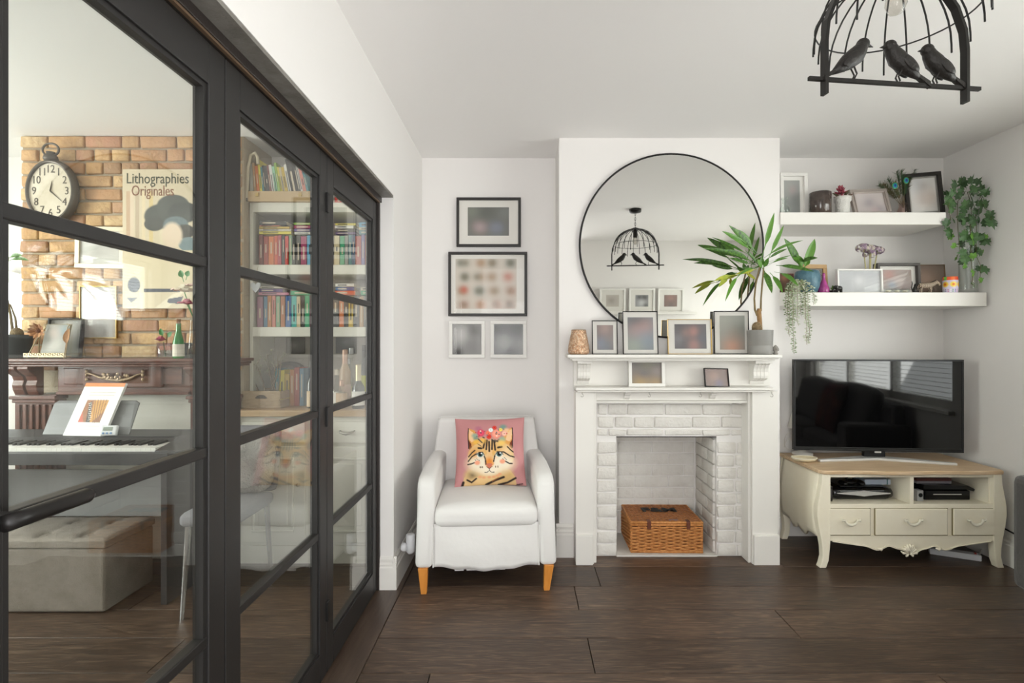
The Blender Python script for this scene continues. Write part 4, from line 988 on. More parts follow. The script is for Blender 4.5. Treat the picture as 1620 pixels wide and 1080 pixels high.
pv = thing('radiator_valve', 'white plastic pipe valve on the skirting beside the armchair', 'valve', (-.637, 2.80, .12))
obj('tail', MB().lathe([(.014, 0), (.022, .006), (.022, .026), (.014, .03)], 16, c=(0, 0, .06), axis='x'), mat('white_plastic', 'd9dadc', .35), pv, smooth=True)
obj('cap', MB().lathe([(.014, -.01), (.022, 0), (.024, .03), (.024, .088), (.020, .092)], 18, c=(.045, .02, .03)), mat('white_plastic', 'd9dadc', .35), pv, smooth=True)
# ================================================================== FLOATING SHELVES AND WHAT STANDS ON THEM
SY = 3.13
sA = thing('floating_shelf', 'upper short white floating shelf in the alcove', 'shelf', (1.98, 3.3, 1.933), group='white alcove shelves')
obj('board', MB().box(1.4975, 2.463, SY, YA - .001, 1.933, 2.005), GLOSSW, sA, world=True, bevel=.003)
sB = thing('floating_shelf', 'lower long white floating shelf in the alcove', 'shelf', (2.1, 3.3, 1.458), group='white alcove shelves')
obj('board', MB().box(1.4975, 2.70, SY, YA - .001, 1.458, 1.538), GLOSSW, sB, world=True, bevel=.003)
ZA, ZB = 2.005, 1.538
def shp(px, Y, z): return (fx(px, Y), Y, z)
# upper shelf
pic('framed_photo', 'white box frame with a grey photo on the upper alcove shelf', 1236, 1279, 273, 345, 3.26, .02, WHITEF, photo((150, 152, 148), [(.55, .3, .14, (190, 150, 146)), (.55, .75, .35, (118, 124, 120)), (.1, .1, .4, (168, 170, 166))], asp=.7), win=(.0, .022, .012, .024), mount=WHITEF, z=ZA, depth=.03, lean=2)
gv = thing('glass_bud_vase', 'small clear glass vase in front of the white box frame', 'vase', shp(1241, 3.17, ZA))
obj('body', MB().lathe([(.025, 0), (.03, .006), (.03, .03), (.016, .05), (.013, .07), (.02, .095), (.018, .095), (.011, .07), (.014, .05), (.026, .03), (.026, .008)], 20), CLEAR, gv, smooth=True)
cd = thing('smoked_candle_jar', 'dark brown smoked glass candle jar on the upper shelf', 'candle jar', shp(1297.5, 3.22, ZA))
SMK = mat('smoked_glass', '3a302c', .12, var=('5e5049', 10), coat=.5)
obj('jar', MB().lathe([(.055, 0), (.061, .004), (.061, .135), (.058, .138), (.056, .135), (.056, .06)], 32), SMK, cd, smooth=True); obj('candle', MB().lathe([(.05, .05), (.05, .062), (.002, .064)], 24), mat('brown_wax', '6b5a50', .5), cd)
sv = thing('potted_succulent', 'red rosette succulent in a dimpled white ceramic vase', 'potted plant', shp(1333, 3.21, ZA))
DIMP = mat('white_ceramic', 'e6e4de', .35, bump=(150, .8))
obj('vase', MB().lathe([(.034, 0), (.038, .004), (.039, .075), (.046, .085), (.047, .108), (.043, .11), (.041, .09), (.02, .085)], 28), DIMP, sv, smooth=True)
SUC, SUG = mat('red_succulent', 'a84a58', .5, var=('7d2f40', 30)), mat('dark_green_succulent', '4c5238', .6, var=('6d3f3a', 20))
rr = random.Random(9)
for ring, (r, n_, zz, L) in enumerate(((.006, 5, .165, .03), (.014, 7, .155, .032), (.022, 8, .14, .034))):
    for i in range(n_):
        a = 2 * math.pi * (i + ring * .5) / n_; b0 = Vector((-.012 + r * .3 * math.cos(a), r * .3 * math.sin(a), zz - .012))
        tip = b0 + Vector((L * (.35 + .3 * ring) * math.cos(a), L * (.35 + .3 * ring) * math.sin(a), L * (.9 - .25 * ring)))
        obj('petal_leaf', MB().tube([b0, b0.lerp(tip, .55), tip], [.003, .008, .001], 6, flat=(.6, 1)), SUC, sv, smooth=True)
obj('stalk', MB().tube([(0, 0, .09), (-.01, 0, .15)], .005, 6), SUG, sv)
for i in range(9):
    a = 2 * math.pi * i / 9; b0 = Vector((.0, 0, .105)); tip = b0 + Vector((.06 * math.cos(a), .05 * math.sin(a), .02 + .015 * math.sin(i * 2)))
    obj('low_leaf', MB().tube([b0, b0.lerp(tip, .6), tip], [.004, .010, .001], 6, flat=(.6, 1)), SUG if i % 3 else SUC, sv, smooth=True)
SILF = mat('pale_silver_frame', 'b9afa8', .35, .6)
t = pic('framed_photo', 'pale silver moulded frame leaning back with a mauve photo', 1353, 1414, 294, 340, 3.2, .024, SILF, photo((196, 184, 180), [(.45, .5, .3, (134, 120, 132)), (.2, .2, .3, (206, 196, 192)), (.8, .85, .25, (140, 128, 138)), (.6, .9, .2, (190, 160, 160))], asp=1.3), z=ZA, lean=14, rz=math.radians(3), depth=.022, roll=-3)
obj('inner_bead', MB().ring(-.1, .1, .012, .155, .004, -.004, .002), SILF, t)
pf = thing('feather_vase', 'peacock feathers in a small clear glass vase on the upper shelf', 'vase', shp(1429, 3.27, ZA))
obj('vase', MB().lathe([(.026, 0), (.03, .006), (.034, .04), (.022, .07), (.026, .085), (.024, .085), (.019, .07), (.03, .04), (.026, .01)], 20), glass_mat('pinkish_glass', (248, 238, 235)), pf, smooth=True)
QU, BARB = mat('feather_quill', '6b5a3c', .6), mat('feather_barb', '46502a', .6, rnd=['3c4a22', '55502a', '2f4426', '5d4a2c'], var=('2c5a3a', 20))
EYEB, EYET, EYEG = mat('feather_eye_blue', '143a86', .4), mat('feather_eye_teal', '1f8a96', .4), mat('feather_eye_green', '4c8a3a', .45)
FE = [((1413, 290), 1, 3.22), ((1433, 281), 1, 3.24), ((1398, 292), 0, 3.28), ((1418, 272), 0, 3.29), ((1425, 270), 0, 3.28), ((1447, 268), 0, 3.3), ((1404, 284), 0, 3.3), ((1440, 276), 0, 3.27), ((1391, 293), 0, 3.27), ((1428, 276), 0, 3.3)]
rr = random.Random(6)
for (px, py), eye, Yt in FE:
    tip = W(px, py, Yt); b0 = Vector((pf.location.x, 3.27, ZA + .06))
    mid = b0.lerp(tip, .5) + Vector((0, 0, .012))
    fq = obj('feather', MB().tube([b0, mid, tip], [.0016, .0012, .0006], 5), QU, pf, world=True)
    mb = MB(); d = (tip - b0).normalized(); s_ = d.cross(Vector((0, 1, 0))).normalized()
    for k in range(34):
        t_ = .35 + .65 * k / 33; p0 = b0.lerp(mid, t_ * 2) if t_ < .5 else mid.lerp(tip, (t_ - .5) * 2)
        for sg in (-1, 1):
            L = .03 * (1 - abs(t_ - .8) * .9) * rr.uniform(.7, 1.1); q = p0 + s_ * sg * L + d * L * .9 + Vector((0, rr.uniform(-.012, .012), 0))
            w0 = s_.cross(d) * .0015 + d * .0022
            mb.add([p0 - w0, p0 + w0, q], [(0, 1, 2)])
    o_ = obj('barbs', mb, BARB, fq, world=True); o_['kind'] = 'stuff'
    if eye:
        c0 = tip - d * .018 + Vector((0, -.006, 0))
        for r_, m_, dy in ((.021, EYEG, 0), (.0165, EYET, -.0012), (.0095, EYEB, -.0024)):
            obj('feather_eye', MB().ball((c0.x, c0.y + dy, c0.z), (r_ * .85, .0022, r_), 16, 8), m_, fq, world=True, smooth=True)
pic('framed_photo', 'deep black frame with a pale soft portrait, leaning on the upper shelf', 1440, 1493, 273, 345, 3.22, .02, BLACKF, photo((222, 218, 212), [(.5, .25, .15, (150, 124, 108)), (.5, .5, .3, (232, 204, 188)), (.75, .6, .25, (236, 212, 196)), (.2, .2, .4, (206, 210, 214))], asp=.75), z=ZA, lean=7, rz=math.radians(-12), depth=.03, win=(.012, .012, .012, .012), mount=mat('silver_slip', 'b5b2ae', .3, .6), roll=-2)
# lower shelf
pic('framed_photo', 'light oak frame behind the teal plant pot', 1270, 1313, 417, 468, 3.36, .026, mat('light_oak', 'd0ac7c', .5, var=('c09a68', 8)), photo((170, 160, 150), [(.5, .4, .3, (214, 206, 196)), (.9, .2, .2, (70, 60, 52))], asp=.8), z=ZB, lean=6, rz=math.radians(6))
pic('photo_card', 'small unframed orange and brown photo card at the shelf end', 1233, 1258, 428, 463, 3.3, .003, mat('card_edge', '8a3a3a', .6), photo((120, 76, 62), [(.4, .2, .2, (230, 150, 90)), (.6, .7, .3, (196, 150, 124)), (.1, .9, .2, (90, 30, 40))], asp=.8), z=ZB, lean=8, depth=.006, glass=False)
TEAL = mat('teal_ceramic', '3f6272', .35, var=('587d8a', 20), bump=(70, .4))
bp = thing('potted_lily_plant', 'broad-leaved green plant in a rounded teal ceramic pot', 'potted plant', shp(1277, 3.2, ZB))
obj('pot', MB().lathe([(.04, 0), (.055, .01), (.066, .04), (.071, .075), (.07, .105), (.064, .128), (.058, .135), (.055, .13), (.06, .1), (.02, .095)], 32), TEAL, bp, smooth=True)
obj('soil', MB().lathe([(.056, .1), (.056, .112), (.01, .115)], 20), MATS['potting_soil'], bp)
for b_, t_, w_, Yt, sag, pet in [((750, 410), (632, 212), 62, 3.1, 0, .35), ((775, 410), (850, 215), 58, 3.15, 0, .4), ((745, 370), (872, 350), 36, 3.06, .04, .3), ((760, 380), (690, 350), 40, 3.1, 0, .3), ((770, 415), (720, 330), 50, 3.13, 0, .4), ((775, 415), (800, 330), 50, 3.2, 0, .4)]:
    strap('leaf', pt(b_[0], b_[1] + 12, 3.17), pt(t_[0], t_[1], Yt), w_ / 4.5 * 3.15 / F, LEAFG, bp, sag=sag, pet=pet * .5, fold=.45)
# trailing plant
SAGE = mat('sage_leaf', '8f9a7c', .6, rnd=['8f9c7c', 'b0b89e', '76865f', 'c4c8b2'])
tp = thing('trailing_plant', 'trailing grey-green string plant spilling off the shelf end', 'potted plant', shp(1256, 3.18, ZB))
obj('pot', MB().lathe([(.028, 0), (.034, .004), (.04, .06), (.037, .06), (.033, .045)], 20), mat('sage_pot', 'a9a79a', .6), tp, smooth=True)
rr = random.Random(12)
strands = [(1247, 532, 3.095), (1250, 520, 3.09), (1253, 560, 3.08), (1257, 505, 3.085), (1261, 515, 3.08), (1266, 500, 3.09), (1244, 500, 3.1), (1274, 545, 3.085), (1278, 540, 3.08), (1270, 488, 3.09), (1286, 482, 3.08)]
for px, py, Y in strands:
    b0 = Vector((tp.location.x + rr.uniform(-.02, .03), 3.16, ZB + .065)); e_ = W(px, 458, Y); e2 = W(px + rr.uniform(-2, 2), py, Y)
    pts = [b0, b0.lerp(e_, .5) + Vector((0, 0, .03)), e_ + Vector((0, 0, .01))] + [e_.lerp(e2, k / 6) + Vector((rr.uniform(-.006, .006), 0, 0)) for k in range(1, 7)]
    sr = obj('strand', MB().tube(pts, .0012, 4), STEM, tp, world=True)
    mb = MB()
    for a, b_ in zip(pts[:-1], pts[1:]):
        n_ = max(2, int((b_ - a).length / .010))
        for k in range(n_):
            p0 = a.lerp(b_, k / n_)
            for sg in (-1, 1):
                L = rr.uniform(.013, .021); d = Vector((sg * rr.uniform(.5, 1), rr.uniform(-.9, .4), rr.uniform(-.5, .5))).normalized()
                s_ = d.cross(Vector((rr.uniform(-.3, .3), -1, .5))).normalized() * L * .27
                mb.add([p0, p0 + d * L * .5 + s_, p0 + d * L, p0 + d * L * .5 - s_], [(0, 1, 2, 3)])
    lf = obj('leaflets', mb, SAGE, sr, world=True); lf['kind'] = 'stuff'
pvs = thing('purple_bottle_vase', 'magenta glass bottle vase beside the teal pot', 'vase', shp(1303, 3.2, ZB))
MAG = mat('magenta_glass', 'b04a8e', .12, coat=.4, var=('8d2f6e', 12))
obj('body', MB().lathe([(.028, 0), (.032, .006), (.03, .03), (.018, .06), (.009, .085), (.008, .105), (.011, .112), (.008, .112)], 22), MAG, pvs, smooth=True); obj('stopper', MB().ball((0, 0, .116), .007, 10, 8), MAG, pvs, smooth=True)
el = thing('elephant_figurine', 'tiny black elephant figurine on the lower alcove shelf', 'figurine', shp(1327, 3.17, ZB))
BLK = mat('polished_black', '16140f', .3)
obj('body', MB().ball((0, 0, .028), (.022, .012, .015), 14, 10), BLK, el, smooth=True); obj('head', MB().ball((-.02, 0, .034), (.011, .009, .011), 12, 8), BLK, el, smooth=True)
obj('trunk', MB().tube([(-.028, 0, .032), (-.033, 0, .02), (-.034, 0, .008), (-.04, 0, .004)], [.005, .004, .003, .002], 8), BLK, el, smooth=True)
for x in (-.012, .013):
    for y in (-.006, .006): obj('leg', MB().tube([(x, y, .022), (x, y, 0)], .0048, 8), BLK, el)
for s in (-1, 1): obj('ear', MB().ball((-.014, s * .010, .035), (.008, .002, .010), 10, 6), BLK, el, smooth=True)
tpn = thing('tiny_potted_plant', 'tiny green sprig in a dark pot beside the elephant', 'potted plant', shp(1318, 3.22, ZB))
obj('pot', MB().lathe([(.016, 0), (.02, .002), (.022, .02), (.019, .02)], 16), mat('dark_brown_plastic', '2b2320', .4), tpn)
rr = random.Random(21)
for k in range(12):
    a = rr.uniform(0, 6.3); b0 = Vector((0, 0, .018)); tip = Vector((.016 * math.cos(a), .012 * math.sin(a), .03 + rr.uniform(0, .03)))
    obj('leaf', MB().tube([b0, b0.lerp(tip, .7), tip], [.001, .006, .0005], 6, flat=(.3, 1)), LEAFG, tpn, smooth=True)
pic('framed_photo', 'wide white frame with a hazy grey photo on the lower alcove shelf', 1326, 1398, 427, 466, 3.19, .009, WHITEF, photo((178, 180, 182), [(.5, .45, .25, (214, 214, 214)), (.15, .7, .3, (160, 162, 164)), (.85, .6, .3, (190, 192, 194))], asp=1.8), z=ZB, lean=3, depth=.025)
fv = thing('dried_flower_vase', 'mauve dried hydrangeas in a glass jar behind the white frame', 'vase', shp(1377, 3.3, ZB))
obj('jar', MB().lathe([(.03, 0), (.034, .005), (.034, .09), (.026, .1), (.03, .11), (.027, .11), (.024, .1), (.031, .09), (.03, .008)], 20), CLEAR, fv, smooth=True)
MAUV, CREMF = mat('mauve_petal', '9c8698', .7, rnd=['9c8698', 'b3a2a8', '8a7488', 'bdb4a4'], bump=(40, .2)), mat('straw_stem', 'b3ab7c', .7)
rr = random.Random(30)
for px, py, r_ in ((1366, 392, .034), (1378, 394, .032), (1388, 396, .03), (1376, 402, .03)):
    c0 = W(px, py, 3.27); sm = obj('flower_stem', MB().tube([(fv.location.x + rr.uniform(-.012, .012), 3.3, ZB + .01), (fv.location.x + (c0.x - fv.location.x) * .5, 3.29, ZB + .12), c0], .0035, 6), CREMF, fv, world=True)
    for k in range(34):
        d = Vector((rr.gauss(0, 1), rr.gauss(-.3, .8), rr.gauss(.3, .8))).normalized(); p0 = c0 + Vector((d.x * r_ * 1.25, d.y * r_, d.z * r_ * .7))
        a_ = d.orthogonal().normalized() * .014; b2 = d.cross(a_).normalized() * .014
        obj('petal', MB().add([p0 - a_, p0 - b2 * .7 + d * .003, p0 + a_, p0 + b2 * .7 + d * .003, p0 + d * .004], [(0, 1, 4), (1, 2, 4), (2, 3, 4), (3, 0, 4)]), MAUV, sm, world=True)
pic('framed_photo', 'deep grey box frame with white mount and a warm photo', 1390, 1458, 416, 467, 3.29, .016, mat('grey_box_frame', '55514e', .5), photo((172, 150, 140), [(.25, .25, .25, (206, 130, 110)), (.35, .75, .2, (140, 178, 204)), (.6, .55, .25, (208, 190, 182)), (.9, .3, .3, (160, 140, 124))], asp=1.3), mount=MOUNT, win=(.022, .026, .018, .022), z=ZB, lean=3, depth=.045)
pic('framed_photo', 'thin brown-tinted frame with a dim warm portrait behind the zebra', 1458, 1497, 417, 466, 3.3, .004, mat('bronze_edge', '8a7358', .4, .5), photo((128, 104, 86), [(.3, .5, .3, (190, 146, 116)), (.7, .2, .3, (140, 116, 98)), (.9, .9, .3, (88, 70, 58))], asp=.8), z=ZB, lean=5, depth=.012, rz=math.radians(-4))
for i, px in enumerate((1405, 1419, 1432)):
    tl = thing('tealight_glass', 'clear glass tealight bowl ' + ('farthest from the cat figurine', 'in the middle of its row of three', 'nearest the black cat figurine')[i], 'candle holder', shp(px, 3.16, ZB), group='row of glass tealight bowls')
    obj('bowl', MB().lathe([(.014, 0), (.02, .004), (.022, .014), (.017, .026), (.0155, .026), (.02, .014), (.016, .006)], 18), CLEAR, tl, smooth=True); obj('candle', MB().lathe([(.012, .006), (.012, .014), (.002, .015)], 14), MATS['candle_wax'], tl)
ct = thing('cat_figurine', 'slim black sitting cat figurine with raised tail', 'figurine', shp(1447, 3.17, ZB))
obj('body', MB().lathe([(.010, 0), (.013, .008), (.011, .022), (.006, .036), (.004, .04)], 12), BLK, ct, smooth=True); obj('head', MB().ball((.004, 0, .045), (.008, .007, .007), 12, 8), BLK, ct, smooth=True)
obj('tail', MB().tube([(-.010, 0, .006), (-.018, 0, .03), (-.014, 0, .055), (-.016, 0, .07)], [.003, .003, .0025, .0015], 8), BLK, ct, smooth=True)
for s in (-1, 1): obj('ear', MB().lathe([(.003, .050), (.0004, .058)], 6, c=(.004, s * .004, 0)), BLK, ct)
zb = thing('zebra_figurine', 'brown and white striped zebra figurine on the lower shelf', 'figurine', shp(1468, 3.17, ZB))
def stripes():
    m = mat('zebra_stripes', '8a6a50', .5); nt = m.node_tree; wv = nt.nodes.new('ShaderNodeTexWave'); wv.inputs['Scale'].default_value = 55; wv.inputs['Distortion'].default_value = 3
    tcn = nt.nodes.new('ShaderNodeTexCoord'); nt.links.new(tcn.outputs['Object'], wv.inputs['Vector']); rp = nt.nodes.new('ShaderNodeValToRGB')
    rp.color_ramp.elements[0].color = (*lin('4a3426'), 1); rp.color_ramp.elements[1].color = (*lin('c9b8a2'), 1); rp.color_ramp.elements[0].position = .42; rp.color_ramp.elements[1].position = .58
    nt.links.new(wv.outputs['Fac'], rp.inputs[0]); nt.links.new(rp.outputs[0], nt.nodes['Principled BSDF'].inputs['Base Color']); return m
ZS = stripes()
obj('body', MB().tube([(-.052, 0, .04), (-.045, 0, .044), (-.02, 0, .043), (.012, 0, .045), (.034, 0, .054), (.05, 0, .064), (.062, 0, .058), (.07, 0, .046)], [.006, .014, .015, .015, .012, .010, .009, .005], 12), ZS, zb, smooth=True)
for x in (-.042, .012):
    for y in (-.007, .007): obj('leg', MB().tube([(x, y, .038), (x + .002, y, .018), (x, y, 0)], [.006, .0035, .0035], 8), ZS, zb, smooth=True)
obj('mane', MB().tube([(.012, 0, .061), (.034, 0, .069), (.05, 0, .076)], [.001, .003, .002], 6, flat=(1, .4)), mat('dark_mane', '33261e', .8), zb)
for s in (-1, 1): obj('ear', MB().lathe([(.0028, .072), (.0005, .082)], 6, c=(.052, s * .006, 0)), ZS, zb)
obj('tail', MB().tube([(-.056, 0, .042), (-.062, 0, .03), (-.06, 0, .018)], .002, 6), ZS, zb)
cj = thing('painted_jar', 'bright patterned ceramic jar with yellow suns and an orange rim', 'jar', shp(1503.5, 3.18, ZB))
jp = Paint(1, .95, 84, 40, (216, 206, 226))
for k in range(3):
    for cx, c2 in ((.06 + k / 3, (240, 200, 60)), (.23 + k / 3, (250, 220, 90))):
        jp.ell(cx % 1, .45, .075, .16, c2, .2); jp.ell(cx % 1, .45, .03, .07, (236, 120, 50), .3)
jp.rect(0, .0, 1, .2, (230, 96, 60)); 
for k in range(6): jp.rect(k / 6 + .02, 0, k / 6 + .09, .2, [(110, 190, 70), (240, 120, 60), (220, 70, 80)][k % 3])
for k in range(40): jp.ell((k % 20) / 20 + .02, .76 + .1 * (k // 20), .012, .04, [(90, 160, 100), (80, 90, 150), (200, 90, 140), (240, 240, 240)][k % 4], .3)
def cyl(p): 
    u = (p[0] + .5); a = 2 * math.pi * u; r = .036 * (1 + .08 * math.sin(math.pi * p[2] / .095)); return (r * math.cos(a + 3.0), r * math.sin(a + 3.0), p[2])
jp.sheet('painted_wall', 1, .095, print_mat('painted_glaze', .25), cj, warp=lambda p: cyl(p)); obj('inner_cup', MB().lathe([(.03, .002), (.034, .01), (.034, .09), (.031, .092), (.03, .03)], 24), mat('jar_inside', 'd8c8b8', .5), cj)
# tall glass vase with trailing ivy
iv = thing('ivy_vase', 'artificial ivy cascading out of a tall clear glass vase', 'vase', shp(1532, 3.17, ZB))
obj('vase', MB().lathe([(.04, 0), (.046, .006), (.046, .02), (.05, .3), (.052, .58), (.050, .58), (.047, .3), (.042, .025)], 28), CLEAR, iv, smooth=True)
IVY = mat('ivy_leaf', '2f4a28', .45, rnd=['2c4526', '3a5a2e', '44653c', '2a4029', '4f7040', '3a5c2c'], var=('557648', 30))
IVY2 = mat('young_ivy_leaf', '6fa03c', .45, var=('4f8030', 30))
ivy_poly = [(0, 0), (.18, -.16), (.42, -.12), (.36, .12), (.62, .2), (.40, .42), (.36, .62), (.14, .56), (0, 1.0), (-.14, .56), (-.36, .62), (-.40, .42), (-.62, .2), (-.36, .12), (-.42, -.12), (-.18, -.16)]
def ivy_mesh(nm):
    mb = MB(); mb.v = [(0, .3, .06)] + [(x, y, -.22 * abs(x) - .12 * max(0, y - .4)) for x, y in ivy_poly]
    n_ = len(ivy_poly); mb.f = [(0, 1 + i, 1 + (i + 1) % n_) for i in range(n_)]; return mb.mesh(nm)
IM = ivy_mesh('ivy_leaf'); IM.materials.append(IVY); IM2 = ivy_mesh('young_leaf'); IM2.materials.append(IVY2)
rr = random.Random(17)
vz = lambda x, y: (1480 + x / 5.4, 270 + y / 5.4)
stems_i = [[(250, 190), (190, 260), (185, 400), (195, 540), (208, 680), (185, 735)], [(270, 180), (310, 300), (300, 480), (300, 650), (305, 760), (315, 880), (318, 980)], [(290, 190), (340, 330), (350, 470), (350, 600), (345, 720), (385, 810), (380, 945)], [(260, 180), (140, 200), (110, 300), (130, 420)], [(280, 180), (380, 210), (430, 330), (480, 350), (475, 425)]]
for st_ in stems_i:
    pts = [W(*vz(x, y), min(3.17 - .05 * min(1, k / 2), 2.69 * F / (1480 + x / 5.4 - VX))) for k, (x, y) in enumerate(st_)]
    obj('vine', MB().tube(pts, .0016, 5), mat('ivy_vine', '5c5a36', .7), iv, world=True, smooth=True)
LF = [(220, 95), (260, 80), (180, 130), (150, 150), (300, 110), (340, 110), (375, 135), (120, 190), (210, 150), (260, 140), (310, 160), (340, 170), (100, 210), (160, 200), (220, 220), (390, 215), (410, 205), (140, 260), (110, 250), (230, 280), (290, 280), (120, 330), (150, 300), (260, 330), (240, 360), (280, 390), (320, 300), (380, 300), (420, 290), (360, 330), (400, 330), (110, 420), (150, 410), (220, 440), (260, 430), (300, 420), (380, 420), (410, 430), (430, 400), (470, 350), (200, 380), (340, 440), (290, 470), (220, 560), (240, 590), (280, 540), (250, 620), (380, 570), (410, 590), (360, 560), (140, 530), (260, 700), (280, 690), (230, 740), (220, 760), (250, 730), (370, 690), (400, 700), (380, 815), (410, 820), (330, 590), (350, 650), (475, 425)]
YG = [(145, 570), (145, 635), (180, 735), (245, 805), (320, 545), (335, 620), (325, 710), (395, 600), (400, 685), (315, 875), (380, 942), (318, 975), (410, 560)]
def ivy_leaf(x, y, size, me, nm):
    o = bpy.data.objects.new(nm, me); COL.objects.link(o); o.parent = iv
    Yl = min(3.15 + rr.uniform(-.05, .03), 2.675 * F / (1480 + x / 5.4 - VX)); p = W(*vz(x, y), Yl); o.location = p - Vector(iv.location)
    o.scale = (size,) * 3; o.rotation_euler = (math.radians(90 + rr.uniform(-35, 35)), math.radians(rr.uniform(-140, 140) + (180 if y > 300 else 0)), math.radians(rr.uniform(-35, 35))); return o
for x, y in LF: ivy_leaf(x, y, rr.uniform(.042, .066), IM, 'leaf')
for x, y in YG: ivy_leaf(x, y, rr.uniform(.034, .044), IM2, 'young_leaf')
# ================================================================== BIRDCAGE PENDANT
pl = thing('birdcage_pendant', 'black wire birdcage pendant lamp with three birds on its perch', 'pendant lamp', (1.0, 1.442, 1.937), math.radians(6.8))
PB = mat('black_lamp_metal', '1f1d1b', .45, .2)
obj('perch_bar', MB().tube([(-.252, 0, 0), (.252, 0, 0)], .0068, 4), PB, pl)
hs = .207
arch = [(-hs, 0, -.04), (-hs, 0, .10), (-hs + .006, 0, .155), (-hs + .03, 0, .215), (-hs + .075, 0, .27), (-hs + .14, 0, .315), (0, 0, .335)]
arch = arch + [(-x, y, z) for x, y, z in arch[-2::-1]]
mb = MB(); n_ = len(arch)
for i, p in enumerate(arch):
    a = Vector(arch[max(i - 1, 0)]); b_ = Vector(arch[min(i + 1, n_ - 1)]); t_ = (b_ - a).normalized(); nrm = Vector((t_.z, 0, -t_.x))
    for sx, sy in ((-1, -1), (1, -1), (1, 1), (-1, 1)): mb.v.append(tuple(Vector(p) + nrm * .0045 * sx + Vector((0, .0105 * sy, 0))))
for i in range(n_ - 1):
    for j in range(4): mb.f.append((4 * i + j, 4 * i + (j + 1) % 4, 4 * i + 4 + (j + 1) % 4, 4 * i + 4 + j))
mb.f += [(3, 2, 1, 0), tuple(4 * (n_ - 1) + j for j in range(4))]
obj('arch', mb, PB, pl)
for k in range(22):
    a = 2 * math.pi * (k + .5) / 22; R_ = .196
    pts = []
    for i in range(11):
        t_ = i / 10 * 1.1 * math.pi / 2; L = (1.0 + .0 * (k % 2))
        z = .325 - .175 * (1 - math.cos(min(t_, math.pi / 2))) - (.12 * (t_ - math.pi / 2) if t_ > math.pi / 2 else 0) - (.02 * (k % 3 == 0) * i / 10)
        r = .012 + (R_ - .012) * math.sin(min(t_, math.pi / 2)); r = r + (.004 * (t_ - math.pi / 2) if t_ > math.pi / 2 else 0)
        pts.append((r * math.cos(a), r * math.sin(a), z))
    obj('cage_rib', MB().tube(pts, .0026, 5), PB, pl, smooth=True)
obj('cage_ring', MB().tube([(.192 * math.cos(a * math.pi / 24), .192 * math.sin(a * math.pi / 24), .185) for a in range(48)], .0022, 5, closed=True), PB, pl, smooth=True)
obj('lamp_holder', MB().lathe([(.018, .25), (.02, .252), (.02, .31), (.01, .33)], 18), PB, pl, smooth=True)
obj('bulb', MB().lathe([(.004, .185), (.018, .192), (.026, .212), (.024, .232), (.014, .252), (.013, .262)], 20), glass_mat('frosted_bulb', (240, 238, 234), rough=.1), pl, smooth=True)
zc_ = ZC - 1.937
ch_ = obj('chain', MB(), PB, pl) if False else None
nl = 6; z0 = .335
for i in range(nl):
    zz = z0 + (zc_ - .03 - z0) * (i + .5) / nl; h_ = (zc_ - .03 - z0) / nl * .68
    pts = [(.006 * math.cos(a), 0, zz + h_ * math.sin(a)) if i % 2 else (0, .006 * math.cos(a), zz + h_ * math.sin(a)) for a in [q * math.pi / 6 for q in range(12)]]
    obj('chain_link', MB().tube(pts, .0018, 5, closed=True), PB, pl, smooth=True)
obj('ceiling_rose', MB().lathe([(.012, zc_ - .035), (.05, zc_ - .028), (.054, zc_ - .02), (.054, zc_)], 28), PB, pl, smooth=True)
BIRD = mat('black_bird_metal', '25221f', .5, .1, bump=(120, .3))
def bird(x, face, s=1.0):
    """perched bird, facing = -1 towards -x"""
    f = face
    body = [(-f * .058, 0, .012), (-f * .038, 0, .026), (-f * .014, 0, .044), (f * .012, 0, .064), (f * .026, 0, .082), (f * .033, 0, .094), (f * .042, 0, .094)]
    b_ = obj('bird', MB().tube([(x + p[0] * s, 0, .004 + p[2] * s) for p in body], [.004 * s, .012 * s, .021 * s, .023 * s, .018 * s, .0155 * s, .008 * s], 14), BIRD, pl, smooth=True)
    obj('head', MB().ball((x + f * .033 * s, 0, .004 + .095 * s), .0165 * s, 14, 10), BIRD, b_, smooth=True)
    obj('beak', MB().tube([(x + f * .045 * s, 0, .004 + .094 * s), (x + f * .063 * s, 0, .004 + .090 * s)], [.006 * s, .0006], 8), BIRD, b_)
    obj('tail', MB().prism([(x - f * .045 * s, .004 + .026 * s), (x - f * .05 * s, .004 + .014 * s), (x - f * .084 * s, .004 - .010 * s), (x - f * .082 * s, .004 + .006 * s)], 'y', -.007, .007), BIRD, b_)
    for q in (-1, 1):
        obj('leg', MB().tube([(x + f * .002 * s, q * .006, .004 + .034 * s), (x + f * .012 * s, q * .005, .018), (x + f * .006 * s, q * .004, .006)], .0022, 6), BIRD, b_)
        obj('wing', MB().ball((x - f * .012 * s, q * .019 * s, .004 + .046 * s), (.032 * s, .005 * s, .013 * s), 12, 8).rot(Matrix.Translation((x - f * .012 * s, 0, .05)) @ Matrix.Rotation(-f * .72, 4, 'Y') @ Matrix.Translation((-(x - f * .012 * s), 0, -.05))), BIRD, b_, smooth=True)
bird(-.13, 1, 1.0); bird(.015, -1, 1.0); bird(.125, -1, .97)
